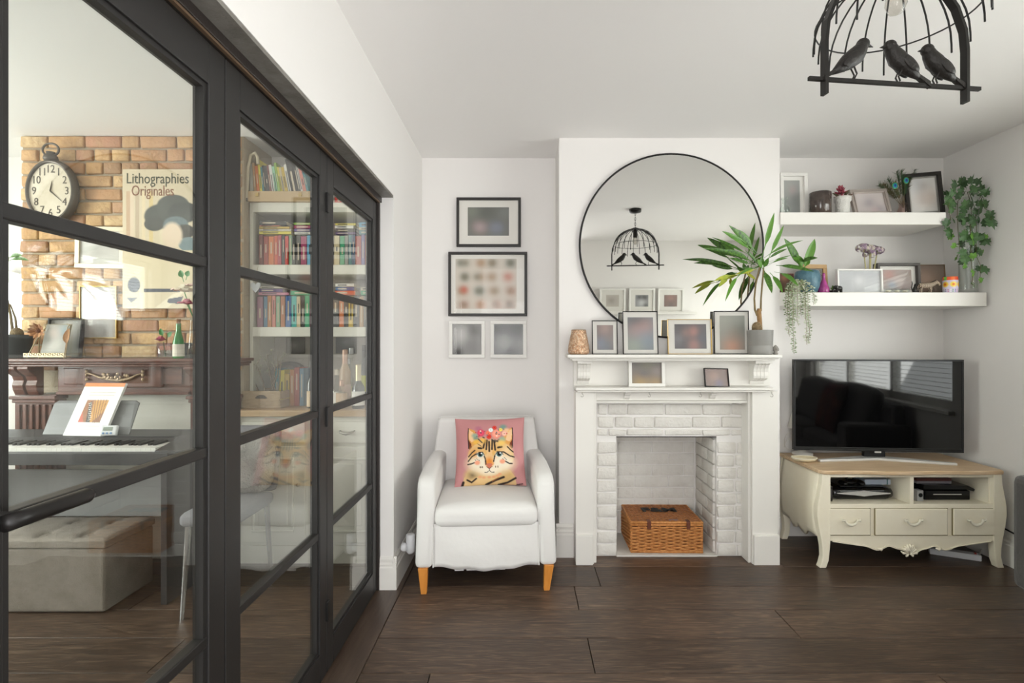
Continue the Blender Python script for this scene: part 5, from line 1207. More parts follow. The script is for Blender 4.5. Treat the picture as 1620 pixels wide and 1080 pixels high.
# ================================================================== SOFA AND LEDGE (seen at the edge and in the reflections)
SOF = mat('charcoal_velvet', '4a4846', .85, bump=(60, .2), sheen=.3)
so = thing('sofa', 'charcoal velvet sofa standing under the window', 'sofa', (2.35, 1.45, 0))
obj('base', MB().box(2.26, 2.66, .5, 2.40, .14, .36), SOF, so, world=True, bevel=.03, seg=3)
obj('back', MB().prism([(2.54, .34), (2.57, .77), (2.61, .80), (2.66, .77), (2.67, .16)], 'y', .5, 2.42), SOF, so, world=True, bevel=.035, seg=3)
for y0, y1 in ((.34, .52), (2.27, 2.47)): obj('arm', MB().box(2.235, 2.68, y0, y1, .13, .645), SOF, so, world=True, bevel=.035, seg=3)
for y0, y1 in ((.53, 1.4), (1.405, 2.26)):
    obj('seat_cushion', crowned(2.25, 2.55, y0, y1, .345, .475, .02, 8), SOF, so, smooth=True).data.transform(Matrix.Translation(-Vector(so.location)))
    q = obj('back_cushion', crowned(-.06, .06, -(y1 - y0) / 2, (y1 - y0) / 2, 0, .40, .03, 8, .055), SOF, so, smooth=True)
    q.location = (2.47 - 2.35, (y0 + y1) / 2 - 1.45, .49); q.rotation_euler = (0, math.radians(12), 0)
for x in (2.3, 2.62):
    for y in (.45, 2.36): obj('foot', MB().lathe([(.018, 0), (.024, .14)], 12, c=(x, y, 0)), BLACKMETAL, so, world=True)
pc = Paint(1, 1, 60, 60, (70, 44, 46)); rr = random.Random(8)
for k in range(60): pc.blob(rr.random(), rr.random(), rr.uniform(.04, .1), rr.choice([(120, 40, 44), (60, 70, 56), (140, 90, 60), (60, 40, 60), (100, 60, 40)]), .8)
mb = MB(); n = 60
for j in range(n + 1):
    for i in range(n + 1):
        x, t_, z = pil(i / n, j / n); mb.v.append((x * 1.1, -t_ * 1.2, z * 1.1 + .2))
k0 = len(mb.v)
for j in range(n + 1):
    for i in range(n + 1):
        x, t_, z = pil(i / n, j / n); mb.v.append((x * 1.1, t_ * 1.2, z * 1.1 + .2))
for j in range(n):
    for i in range(n):
        a = j * (n + 1) + i; mb.f.append((a, a + n + 1, a + n + 2, a + 1)); mb.f.append((k0 + a, k0 + a + 1, k0 + a + n + 2, k0 + a + n + 1))
me = mb.mesh('c'); sc_ = obj('sofa_cushion', me, print_mat('printed_velvet', .9), smooth=True); pc.colour(me)
sc_.location = (2.325, 1.75, .505); sc_.rotation_euler = (math.radians(-16), 0, math.radians(-90)); tag(sc_, 'dark red patterned cushion leaning on the charcoal sofa', 'cushion')
lg = thing('picture_ledge', 'narrow white picture ledge on the wall facing the fireplace', 'shelf', (1.4, -.02, 1.575))
obj('board', MB().box(.86, 2.0, -.0195, .07, 1.575, 1.592).box(.86, 2.0, .06, .07, 1.592, 1.605), GLOSSW, lg, world=True, bevel=.002)
def opp(name, label, x, ph):
    t = picture(name, label, 'picture frame', x, .012, 1.5925, .30, .285, .02, WHITEF, ph, mount=MOUNT, mw=.055, rz=math.pi, lean=0); t.rotation_euler = (math.radians(3) , 0, math.pi); return t
opp('framed_photo', 'white framed faded beige photo on the ledge facing the fireplace', 1.035, photo((196, 186, 174), [(.6, .5, .3, (160, 150, 138))])); opp('framed_photo', 'white framed black and white photo on the ledge facing the fireplace', 1.375, photo((150, 150, 150), [(.3, .2, .25, (40, 40, 40)), (.7, .2, .2, (60, 60, 60)), (.5, .7, .3, (214, 214, 214)), (.2, .9, .2, (90, 90, 90))]))
opp('framed_photo', 'white framed reddish photo on the ledge facing the fireplace', 1.71, photo((150, 120, 110), [(.5, .2, .3, (180, 130, 120)), (.5, .9, .3, (120, 110, 108))]))
# ================================================================== THE PIANO ROOM BEYOND THE GLASS
MAHO = mat('mahogany', '6b3f30', .35, var=('4f2c22', 5), stretch=(2, 10, 10), coat=.15)
ms = thing('mahogany_surround', 'carved mahogany fire surround against the bare brick', 'mantelpiece', (-2.235, 3.03, 0))
MZ = 1.159
def mb_(name, *bx, bev=.004, parent=None):
    m_ = MB()
    for b_ in bx: m_.box(*b_)
    return obj(name, m_, MAHO, parent or ms, world=True, bevel=bev)
mb_('mantel_shelf', (-2.93, -1.55, 2.885, 3.095, MZ - .018, MZ), (-2.915, -1.565, 2.9, 3.095, MZ - .032, MZ - .018), (-2.905, -1.575, 2.912, 3.095, MZ - .045, MZ - .032))
mb_('frieze_board', (-2.6, -1.86, 3.0, 3.055, .955, MZ - .045), (-2.6, -1.86, 2.985, 3.0, .955, .972))
mb_('frieze_panel', (-2.44, -2.005, 2.975, 3.0, fz(613, 2.975), fz(578, 2.975)), bev=.006)
mb_('frieze_step', (-2.56, -1.9, 2.99, 3.0, fz(608, 2.99), fz(582, 2.99)))
BRZ = mat('aged_bronze_carving', '7a6048', .4, .4, var=('c0a88a', 40))
sw = obj('swag', MB().tube([W(x, y, 2.965) for x, y in ((137, 590), (146, 592), (158, 597), (172, 600), (190, 602), (205, 599), (217, 593), (226, 590))], [.004, .005, .007, .009, .010, .009, .006, .004], 8), BRZ, ms, world=True, smooth=True)
rr = random.Random(14)
for k in range(16):
    px, py = 160 + 42 * rr.random(), 590 + 10 * rr.random(); c = W(px, py, 2.96)
    obj('rosette', MB().ball(c, (.010, .006, .010), 8, 6), BRZ, sw, world=True, smooth=True)
for px in (137, 226):
    for py in (587, 593, 600): obj('drop', MB().ball(W(px, py, 2.965), (.009, .007, .011), 8, 6), BRZ, sw, world=True, smooth=True)
cprof = [(0, 0), (0, .16), (-.1, .16), (-.1, .145), (-.085, .13), (-.05, .105), (-.04, .08), (-.05, .055), (-.045, .03), (-.03, .0)]
for xa in (-2.84, -1.86):
    xb = xa + .235
    mb_('pilaster', (xa + .0, xb, 3.0, 3.095, 0, .955), bev=.003)
    for q in (.02, .095): obj('console_bracket', MB().prism([(3.01 + a, .955 + b_) for a, b_ in cprof], 'x', xa + q, xa + q + .06), MAHO, ms, world=True, bevel=.003)
    mb_('capital', (xa - .012, xb + .012, 2.975, 3.095, .93, .95), (xa - .004, xb + .004, 2.985, 3.095, .91, .93))
    for k in range(6): obj('flute', MB().box(xa + .018 + k * .036, xa + .036 + k * .036, 2.99, 3.0, .12, .9), MAHO, ms, world=True, bevel=.003)
# ---- digital piano
GRAP = mat('graphite_plastic', '3c3b3c', .42, bump=(200, .05)); KEYW = mat('piano_ivory', 'e8e6e0', .3); KEYB = mat('piano_ebony', '121212', .35)
pn = thing('digital_piano', 'dark grey digital piano standing before the mahogany surround', 'piano', (-2.3, 2.68, 0))
px0, px1 = -3.02, -1.572
obj('keybed', MB().box(px0, px1, 2.53, 2.86, .668, .728), GRAP, pn, world=True, bevel=.004)
obj('key_slip', MB().box(px0 + .06, px1 - .1, 2.525, 2.545, .668, .726), GRAP, pn, world=True, bevel=.003)
obj('top_case', MB().prism([(2.70, .728), (2.70, .752), (2.73, .765), (2.86, .785), (2.865, .728)], 'x', px0, px1), GRAP, pn, world=True, bevel=.003)
for a, b_ in ((px0, px0 + .06), (px1 - .17, px1)): obj('cheek', MB().prism([(2.535, .7), (2.535, .735), (2.70, .765), (2.865, .785), (2.865, .7)], 'x', a, b_), GRAP, pn, world=True, bevel=.004)
kw = .0235; x = px1 - .172 - kw; k = 0; pattern = [0, 1, 1, 0, 1, 1, 1]
wm = MB().box(.0004, kw - .0006, 2.548, 2.70, .728, .746).mesh('white_key'); wm.materials.append(KEYW)
bm_ = MB().box(-.006, .006, 2.605, 2.70, .746, .757).mesh('black_key'); bm_.materials.append(KEYB)
while x > px0 + .06:
    o = bpy.data.objects.new('white_key', wm); COL.objects.link(o); o.parent = pn; o.location = Vector((x, 0, 0)) - Vector(pn.location)
    if pattern[k % 7]:
        o = bpy.data.objects.new('black_key', bm_); COL.objects.link(o); o.parent = pn; o.location = Vector((x, 0, 0)) - Vector(pn.location)
    x -= kw; k += 1
obj('modesty_panel', MB().box(px0 + .04, px1 - .12, 2.83, 2.85, .33, .575), mat('panel_glare_grey', '9a9a9a', .35), pn, world=True, bevel=.003)  # panel colour lightened to carry its reflections
for xa in (px0 + .01, px1 - .15): obj('leg_panel', MB().box(xa, xa + .03, 2.55, 2.86, 0, .668), GRAP, pn, world=True, bevel=.003)
obj('pedal_bar', MB().box(px0 + .04, px1 - .15, 2.80, 2.85, .04, .10), GRAP, pn, world=True)
mr_poly = [W(66, 690, 2.77), W(203, 690, 2.77), W(220, 638, 2.83), W(214, 634, 2.83), W(92, 634, 2.83), W(86, 638, 2.83)]
mb = MB(); mb.v = [tuple(p) for p in mr_poly] + [tuple(p + Vector((0, .008, .002))) for p in mr_poly]
mb.f = [(0, 1, 2, 3, 4, 5), (11, 10, 9, 8, 7, 6)] + [(i, (i + 1) % 6, 6 + (i + 1) % 6, 6 + i) for i in range(6)]
obj('music_rest', mb, mat('smoke_acrylic', '6f6f70', .3), pn, world=True)
bk_ = thing('music_book', 'white piano music book with an orange band on the music rest', 'book', W(135, 690, 2.762), math.radians(-4), rx=-math.radians(20))
bp_ = Paint(1, 1.3, 70, 90, (232, 229, 226)); bp_.rect(0, 0, 1, .1, (222, 128, 62))
for k in range(3): bp_.rect(.2, .16 + .07 * k, .85, .18 + .07 * k, (204, 196, 190))
bp_.rect(.22, .42, .76, .98, (150, 96, 58)); bp_.poly([(.4, .42), (.76, .42), (.76, .7), (.55, .98), (.5, .98)], (196, 140, 64)); bp_.poly([(.3, .5), (.36, .46), (.52, .98), (.42, .98)], (60, 52, 48))
bp_.poly([(.22, .7), (.36, .98), (.22, .98)], (190, 90, 66))
for k in range(5): bp_.stroke([(.42 + .07 * k, .42), (.6 + .04 * k, .98)], .012, (90, 60, 40)); 
for k in range(9): bp_.stroke([(.30 + .02 * k, .52 + .05 * k), (.36 + .02 * k, .50 + .05 * k)], .012, (230, 226, 220))
bp_.rect(.3, 1.06, .8, 1.08, (196, 190, 186)); bp_.rect(.35, 1.13, .75, 1.15, (200, 194, 190))
sh = lambda p: (p[0] + .10 * p[2] / .27 * 0 + .14 * p[2], p[1], p[2])
bp_.sheet('cover', .222, .28, PRINT, bk_, y=-.0145, warp=sh)
mbx = MB().box(-.111, .111, -.014, 0, 0, .28); mbx.v = [sh(p) for p in mbx.v]; obj('pages', mbx, mat('paper', 'e6e3de', .8), bk_)
tm = thing('kitchen_timer', 'small white digital timer beside the music book', 'timer', W(173, 689, 2.745), math.radians(6), rx=-math.radians(18))
obj('case', MB().box(-.042, .036, -.012, .008, 0, .052), mat('white_plastic', 'd9dadc', .35), tm, bevel=.006, seg=3); obj('screen', MB().box(-.028, .016, -.0135, -.011, .024, .042), mat('lcd', '8a9488', .3), tm)
for k in range(3): obj('button', MB().lathe([(.005, -.015), (.005, -.011)], 10, c=(-.024 + .018 * k, 0, .011), axis='y'), mat('blue_button', '5f86b4', .4), tm)
# ---- ottoman
LINEN = mat('beige_linen', '8f867d', .9, var=('7f766c', 10), bump=(180, .35))
ot = thing('storage_ottoman', 'long beige linen storage ottoman with a buttoned lid', 'ottoman', (-2.6, 2.66, 0))
ox = (-2.96, -1.918); oy = (2.462, 2.80)
mb = MB(); nx, nz = 48, 10
obj('box', MB().box(ox[0] + .008, ox[1] - .008, oy[0] + .006, oy[1], .004, .30), LINEN, ot, world=True, bevel=.012, seg=3)
bm = bmesh.new(); n1, n2 = 90, 30
mb = MB()
butt = [(ox[0] + .2 * (i + .5), oy[0] + .08 + .18 * j + 0) for i in range(5) for j in range(2)]
for j in range(n2 + 1):
    for i in range(n1 + 1):
        x = ox[0] + (ox[1] - ox[0]) * i / n1; y = oy[0] + (oy[1] - oy[0]) * j / n2
        e = min(x - ox[0], ox[1] - x, y - oy[0], oy[1] - y); z = .345 - .012 * math.exp(-e / .012)
        for bx_, by_ in butt: z -= .016 * math.exp(-((x - bx_) ** 2 + (y - by_) ** 2) / .0009) + .006 * math.exp(-((x - bx_) ** 2) / .0004) * math.exp(-((y - by_) ** 2) / .01)
        mb.v.append((x, y, z))
for j in range(n2):
    for i in range(n1):
        a = j * (n1 + 1) + i; mb.f.append((a, a + 1, a + n1 + 2, a + n1 + 1))
lid_ = obj('lid_top', mb, LINEN, ot, world=True, smooth=True)
obj('lid_side', MB().box(ox[0], ox[1], oy[0], oy[1], .302, .333), LINEN, ot, world=True, bevel=.004)
for bx_, by_ in butt: obj('button', MB().ball((bx_, by_, .33), (.010, .010, .005), 10, 6), LINEN, lid_, world=True)
# ---- grey chair with a fluffy throw, half hidden by the stiles
gc_ = thing('grey_chair', 'grey dining chair with a fluffy throw beside the piano', 'chair', (-1.42, 2.60, 0), 0)
GRF = mat('grey_felt', '77757a', .9, bump=(120, .3))
for x in (-.10, .10):
    for y in (-.16, .16): obj('leg', MB().tube([(x, y, .43), (x * 1.15, y * 1.15, 0)], [.014, .009], 10), mat('chrome', 'b8b8b8', .2, .9), gc_)
obj('seat', crowned(-.13, .13, -.2, .2, .41, .48, .01, 8, .03), GRF, gc_, smooth=True); o = obj('backrest', crowned(-.13, .13, -.03, .03, 0, .34, .0, 8, .028), GRF, gc_, smooth=True); o.location = (0, .21, .47); o.rotation_euler = (math.radians(-10), 0, 0)
FLF = mat('fluffy_fleece', 'b4afab', .95, bump=(140, 1.6))
bmq = crowned(-.13, .13, -.07, .07, 0, .26, .02, 14, .06)
o = obj('throw', bmq, FLF, gc_, smooth=True); o.location = (0, .13, .49); o.rotation_euler = (math.radians(-14), 0, 0)
tx = bpy.data.textures.new('fluff', 'CLOUDS'); tx.noise_scale = .02; md = o.modifiers.new('sub', 'SUBSURF'); md.levels = md.render_levels = 1; md = o.modifiers.new('fluff', 'DISPLACE'); md.texture = tx; md.strength = .02
# ---- on the bare brick
BY = 3.09
ck = thing('wall_clock', 'oval pocket-watch style wall clock with a ring on the bare brick', 'clock', W(79, 302, BY - .05) + Vector((0, .05 - .0, 0)))
ck.location = W(79, 302, 3.045) ; ck.location.y = 3.09; LOC[ck.name] = ck.location.copy()
CKM = mat('dark_pewter', '5a534c', .4, .6); rx, rz_ = .133, .172
ck.rotation_euler = (0, 0, 0)
mb = MB(); seg = 48
for r_, y in ((1.0, .0), (1.06, -.012), (1.06, -.04), (1.0, -.055), (.93, -.052), (.92, -.04)):
    for j in range(seg): a = 2 * math.pi * j / seg; mb.v.append((r_ * rx * math.cos(a), y, r_ * rz_ * math.sin(a)))
for i in range(5):
    for j in range(seg): j2 = (j + 1) % seg; mb.f.append((i * seg + j, i * seg + j2, (i + 1) * seg + j2, (i + 1) * seg + j))
mb.f.append(tuple(range(seg)))
obj('case', mb, CKM, ck, smooth=True)
dial = obj('dial', MB().lathe([(.93, -.0415), (.93, -.04)], 48, axis='y').rot(Matrix.Diagonal((rx, 1, rz_, 1))), mat('aged_dial', 'd6cbb8', .6, var=('c4b69e', 8)), ck)
INK = mat('dial_ink', '5a5148', .7)
for h in range(1, 13):
    a = math.radians(90 - 30 * h); text_mesh('numeral', str(h), .062, INK, dial, (.70 * rx * math.cos(a), -.0425, .72 * rz_ * math.sin(a)), sx=.85)
for a, L, w_ in ((78, .06, .005), (-38, .095, .004)): 
    a = math.radians(a); obj('hand', MB().tube([(0, -.0445, 0), (L * math.cos(a) * .9, -.0445, L * math.sin(a))], [w_, .0012], 6, flat=(1, .4)), INK, dial)
obj('crown', MB().lathe([(.03, .172), (.036, .18), (.032, .2), (.02, .21), (.022, .222)], 20, c=(0, -.04, 0)), CKM, ck, smooth=True)
obj('hanging_ring', MB().tube([(.046 * math.cos(a * .2618), -.04, .235 + .036 * math.sin(a * .2618)) for a in range(24)], .006, 8, closed=True), CKM, ck, smooth=True)
# generic stand-in for the print: cream ground, bands, dark cloud shapes, lettering
po = thing('canvas_poster', 'tall cream canvas print with lettering on the bare brick', 'poster', (fx(197, 3.075) + .28, 3.086, fz(488, 3.075)))
pw, phh = .56, fz(269, 3.075) - fz(488, 3.075)
pp = Paint(155, 219, 150, 200, (214, 198, 170))
for x0, c in ((6, (196, 160, 130)), (12, (222, 200, 176)), (20, (186, 164, 140)), (30, (226, 206, 170)), (42, (214, 188, 128)), (58, (224, 210, 180))): pp.rect(x0, 34, x0 + 6, 120, c, .8)
for cx, cy, r, c in ((62, 66, 28, (76, 78, 74)), (80, 50, 26, (84, 86, 82)), (96, 60, 24, (72, 74, 72)), (50, 78, 16, (70, 70, 66)), (84, 80, 20, (106, 120, 124)), (98, 90, 16, (70, 66, 62)), (104, 110, 16, (122, 138, 142))): pp.ell(cx, cy + 8, r, r * .7, c, .05)
pp.ell(78, 104, 16, 20, (226, 204, 180), .15); pp.rect(4, 128, 150, 188, (216, 200, 168)); pp.rect(34, 188, 150, 193, (70, 72, 84)); pp.ell(18, 182, 10, 12, (74, 76, 92), .1); pp.poly([(50, 219), (80, 196), (100, 190), (70, 219)], (232, 220, 196)); pp.poly([(72, 204), (96, 200), (90, 212), (70, 210)], (88, 90, 104)); pp.rect(4, 194, 50, 219, (222, 206, 178)); pp.poly([(6, 202), (24, 202), (14, 210)], (120, 120, 128))
pp.sheet('print', pw, phh, PRINT, po, y=-.0262); obj('stretcher', MB().box(-pw / 2, pw / 2, -.026, 0, 0, phh), mat('canvas_edge', 'cdbfa6', .8), po)
LT = mat('poster_lettering', '4a4a3c', .7)
text_mesh('lettering', 'Lithographies', .085, LT, po, (-pw / 2 + .02, -.027, phh - .055), align='LEFT', sx=.78); text_mesh('lettering', 'Originales', .085, mat('poster_lettering_red', '8a5a44', .7), po, (-pw / 2 + .05, -.027, phh - .125), align='LEFT', sx=.7)
CHAMP = mat('champagne_frame', 'd3c6ae', .35, .4)
pic('framed_photo', 'champagne framed print of a street scene, tilted on the brick', 117, 195, 358, 424, 3.085, .026, CHAMP, photo((206, 200, 190), [(.4, .6, .2, (160, 150, 140)), (.7, .5, .25, (190, 182, 172)), (.2, .3, .3, (222, 218, 210))], asp=1.2), depth=.02, roll=1.2)
pic('framed_photo', 'thin gold framed hazy grey photo hung low on the brick', 125, 184, 452, 535, 3.085, .005, GOLDM, photo((176, 166, 160), [(.4, .35, .25, (206, 170, 160)), (.7, .2, .3, (190, 188, 184)), (.5, .8, .3, (150, 146, 142))], asp=.75), depth=.015)
# ---- on the mahogany shelf
def shelfpt(px, Y=2.98): return (fx(px, Y), Y, MZ)
dpot = thing('potted_stem_plant', 'bare-stemmed plant in a charcoal pot on the mahogany shelf', 'potted plant', shelfpt(22))
CHAR = mat('charcoal_pot', '4a4c4e', .55)
obj('pot', MB().lathe([(.062, 0), (.066, .004), (.082, .105), (.086, .108), (.086, .13), (.08, .13), (.076, .11), (.02, .1)], 28), CHAR, dpot, smooth=True); obj('soil', MB().lathe([(.078, .1), (.078, .112), (.01, .116)], 20), MATS['potting_soil'], dpot); obj('saucer', MB().lathe([(.09, 0), (.1, .002), (.1, .008), (.07, .008)], 24), CHAR, dpot)
obj('stem', MB().tube([(.0, 0, .1), (-.02, 0, .25), (-.045, 0, .36), (-.04, 0, .5), (-.03, 0, .56)], [.008, .006, .005, .004, .003], 8), STEM, dpot, smooth=True); obj('stem', MB().tube([(.01, .01, .1), (.0, .01, .22), (-.03, .01, .3)], [.007, .005, .003], 8), STEM, dpot, smooth=True)
obj('cactus', MB().ball((.045, -.03, .135), (.03, .03, .034), 14, 10), MATS['woolly_cactus'], dpot, smooth=True)
for a, b_ in (((9, 412), (36, 404)), ((9, 415), (46, 412)), ((12, 420), (-10, 400))): strap('leaf', W(*a, 2.97), W(*b_, 2.95), .022, LEAFG, dpot, sag=.15, pet=.3)
ez = thing('wire_easel', 'ornate gilt wire easel holding a small portrait card', 'easel', shelfpt(82, 2.94))
GILT = mat('pale_gilt_wire', 'a8977a', .4, .6)
for s in (-1, 1): obj('easel_side', MB().tube([(s * .105, -.03, 0), (s * .1, -.03, .02), (s * .085, .0, .1), (s * .06, .03, .17), (s * .07, .032, .185), (s * .055, .034, .19)], .003, 6), GILT, ez, smooth=True)
obj('easel_ledge', MB().box(-.115, .115, -.045, -.01, .008, .014).box(-.115, .115, -.045, -.041, .014, .03), GILT, ez)
for k in range(9): obj('wire_scroll', MB().tube([(-.1 + .025 * k + .008 * math.cos(a * .7), -.046, .022 + .008 * math.sin(a * .7)) for a in range(9)], .0015, 5), GILT, ez, smooth=True)
o_ = photo((150, 146, 134), [(.45, .3, .2, (206, 170, 150)), (.5, .7, .3, (214, 210, 202)), (.15, .5, .2, (96, 96, 84)), (.8, .2, .2, (130, 160, 170))], asp=.75).sheet('portrait_card', .13, .17, PRINT, ez, y=-.004, z0=.02); o_.rotation_euler = (math.radians(-14), 0, 0)
obj('card_back', MB().box(-.07, .07, 0, .004, .02, .195), mat('card_board', '8f8672', .8), ez).rotation_euler = (math.radians(-14), 0, 0)
df = thing('dried_flower', 'large dried brown flower head leaning beside the easel', 'dried flower', shelfpt(56, 2.9))
DRY = mat('dried_petal', '9a6a44', .8, rnd=['9a6a44', '8a5a38', 'a87a52'], bump=(60, .4))
obj('stalk', MB().tube([(.02, 0, 0), (.01, .01, .08), (.03, .0, .145)], .003, 6), STEM, df)
for k in range(11):
    a = 2 * math.pi * k / 11; c = Vector((.03, -.01, .15)); d = Vector((math.cos(a), -.35, math.sin(a) * .75)).normalized(); s_ = d.cross(Vector((0, 1, 0))).normalized() * .018
    obj('petal', MB().add([c, c + d * .025 + s_, c + d * .048 + Vector((0, -.008, 0)), c + d * .025 - s_], [(0, 1, 2, 3)]), DRY, df)
obj('flower_centre', MB().ball((.03, -.014, .15), (.016, .012, .014), 12, 8), mat('dried_dark', '6b4027', .9, bump=(150, 1)), df, smooth=True)
dl = thing('dried_leaf', 'curled dried orange leaf propped on the easel', 'dried leaf', shelfpt(101, 2.89)); strap('blade', Vector(dl.location) + Vector((0, 0, .0)), Vector(dl.location) + Vector((.012, .02, .165)), .035, DRY, dl, pet=.5, fold=.6); obj('stalk', MB().tube([(0, 0, 0), (.004, .006, .06)], .002, 5), STEM, dl)
pic('framed_photo', 'dark glossy framed picture propped behind the wire easel', 72, 122, 498, 562, 3.03, .008, BLACKF, photo((122, 118, 106), [(.3, .4, .3, (176, 150, 120)), (.7, .7, .3, (90, 96, 84)), (.6, .2, .3, (206, 204, 198))], asp=.8), z=MZ, lean=8, rz=math.radians(8), depth=.03)
vg = thing('glass_tumbler_vase', 'pink and aqua tinted glass tumbler holding a rose', 'vase', shelfpt(262, 2.95))
obj('tumbler', MB().lathe([(.036, 0), (.04, .004), (.042, .085), (.039, .085), (.037, .01)], 24), glass_mat('aqua_pink_glass', (246, 238, 246)), vg, smooth=True); obj('water', MB().lathe([(.036, .008), (.037, .045), (.002, .045)], 20), glass_mat('aqua_water', (216, 244, 242)), vg, smooth=True)
ROSE, RLF = mat('pink_rose', 'b8526c', .6, rnd=['b8526c', 'c8687c', 'a04058']), mat('rose_leaf', '3a7a3c', .5)
def rose(parent, c, r, m_, n_=3):
    for ring in range(n_):
        k_ = 4 + 2 * ring
        for i in range(k_):
            a = 2 * math.pi * (i + .5 * ring) / k_; rad = r * (.25 + .32 * ring); d = Vector((math.cos(a), math.sin(a), 0)); s_ = Vector((-math.sin(a), math.cos(a), 0)) * r * .42
            p0 = c + Vector((0, 0, -r * .4)); p1 = c + d * rad; p2 = c + d * rad * 1.15 + Vector((0, 0, r * (.55 - .25 * ring)))
            obj('petal', MB().add([p0, p1 + s_, p2 + s_ * .6, p2 - s_ * .6, p1 - s_], [(0, 1, 4), (1, 2, 3, 4)]), m_, parent)
rose(vg, Vector((-.02, -.01, .105)), .03, ROSE); obj('rose_stem', MB().tube([(0, 0, .01), (-.012, 0, .09)], .002, 5), RLF, vg)
for p, q in (((-.01, 0, .1), (-.028, 0, .165)), ((0, 0, .1), (.035, 0, .145))): strap('leaf', Vector(vg.location) + Vector(p), Vector(vg.location) + Vector(q), .026, RLF, vg, pet=.4)
gb = thing('green_bottle', 'small green glass bottle with a cork and paper label', 'bottle', shelfpt(282.5, 2.93))
obj('glass', MB().lathe([(.026, 0), (.028, .004), (.028, .09), (.02, .12), (.013, .15), (.012, .185), (.014, .19)], 20), mat('green_glass', '2f7a34', .08, coat=.5), gb, smooth=True); obj('label', MB().lathe([(.0286, .012), (.0286, .078)], 20), mat('bottle_label', 'd8cfc0', .7), gb); obj('cork', MB().lathe([(.010, .19), (.011, .215)], 14), mat('cork', '8a5f3a', .9), gb)
cv = thing('dark_candle', 'short dark square candle at the end of the mahogany shelf', 'candle', shelfpt(300, 2.99)); obj('wax', MB().box(-.03, .03, -.03, .03, 0, .085), mat('charcoal_wax', '34363a', .5), cv, bevel=.004); obj('wick', MB().tube([(0, 0, .085), (0, 0, .095)], .0015, 5), mat('wick', '1a1a1a', .9), cv)
pe = thing('reflected_peonies', 'cream and pink peonies in an added slim vase, standing in for a reflection', 'vase', shelfpt(306, 2.93))  # solid flowers and vase made up in place of a reflection
obj('vase', MB().lathe([(.028, 0), (.03, .004), (.022, .12), (.016, .2), (.02, .23), (.018, .23), (.014, .2)], 20), CLEAR, pe, smooth=True)
CRP = mat('cream_peony', 'd8c4b0', .7, rnd=['e0d0b8', 'd8b8ac', 'e6dcc6'])
for px, py, r_, m_ in ((291, 457, .045, CRP), (296, 478, .034, ROSE), (312, 450, .04, CRP)):
    c = W(px, py, 2.9) - Vector(pe.location); rose(pe, c, r_, m_, 4); obj('stem', MB().tube([(0, 0, .02), (0, 0, .22), c - Vector((0, 0, .01))], .0025, 5), RLF, pe)
for a, b_ in (((291, 446), (285, 427)), ((294, 443), (299, 428))): strap('leaf', W(*a, 2.9), W(*b_, 2.9), .03, RLF, pe, pet=.4)
# ================================================================== BOOKCASE ALCOVE
BX0, BX1 = -1.615, -.78
BKP = mat('cream_bookcase_paint', 'd8d4c8', .55, bump=(30, .03))
SYB = 3.16
bcse = thing('bookcase', 'cream built-in bookcase with three thick shelves', 'bookcase', (-1.2, 3.3, .88))
S1, S2, S3 = fz(517, SYB), fz(418.5, SYB), fz(320, SYB)
for zz in (S1, S2, S3): obj('shelf', MB().box(BX0 + .02, BX1 - .005, SYB, 3.455, zz - .057, zz), BKP, bcse, world=True, bevel=.003)
obj('side_panel', MB().box(BX0, BX0 + .02, SYB + .01, 3.455, .9, 2.3), BKP, bcse, world=True, bevel=.002); obj('back_panel', MB().box(BX0 + .02, BX1 - .005, 3.445, 3.455, .9, 2.3), mat('taupe_back', 'a8a094', .7), bcse, world=True)
WT = mat('oak_worktop', 'b79a76', .5, var=('a3835c', 8), stretch=(1, 10, 10))
ZW = fz(637.5, 3.2)
ZW = .866
wt = obj('worktop', MB().box(BX0, BX1 - .002, 3.0, 3.44, ZW - .035, ZW), WT, bevel=.004); settle(wt, (-1.2, 3.2, ZW - .035)); tag(wt, 'pale oak worktop over the cream base cabinets', 'worktop')
for nm, xa, xb, lab in (('base_cabinet', BX0, -1.2, 'cream base cabinet under the crate, beside the brick breast'), ('base_cabinet', -1.197, BX1 - .002, 'cream base cabinet under the bottles, beside the white wall')):
    cb = thing(nm, lab, 'cabinet', ((xa + xb) / 2, 3.2, 0), group='cream base cabinets')
    obj('carcass', MB().box(xa, xb, 3.04, 3.44, .0, ZW - .036), BKP, cb, world=True)
    d_ = obj('drawer', MB().box(xa + .03, xb - .03, 3.022, 3.05, .68, .80), BKP, cb, world=True, bevel=.004)
    xm = (xa + xb) / 2
    hh_ = obj('handle', MB().tube([(xm - .04, 3.02, .75), (xm - .036, 3.0, .745), (xm, 2.992, .735), (xm + .036, 3.0, .745), (xm + .04, 3.02, .75)], [.005, .006, .008, .006, .005], 8), mat('pewter_handle', 'a8a49c', .3, .7), d_, world=True, smooth=True)
    dd = obj('cabinet_door', MB().box(xa + .03, xb - .03, 3.022, 3.05, .12, .66), BKP, cb, world=True, bevel=.003)
    obj('door_panel', MB().ring(xa + .09, xb - .09, .18, .60, .014, 3.012, 3.024), BKP, dd, world=True, bevel=.004); obj('raised_field', MB().box(xa + .125, xb - .125, 3.016, 3.024, .215, .565), BKP, dd, world=True, bevel=.005)
    obj('knob', MB().lathe([(.006, 0), (.006, -.012), (.012, -.016), (.010, -.026)], 14, c=(xb - .06, 3.022, .45), axis='y'), MATS['pewter_handle'], dd, world=True, smooth=True)
    obj('plinth_board', MB().box(xa, xb, 3.03, 3.05, 0, .1), BKP, cb, world=True)
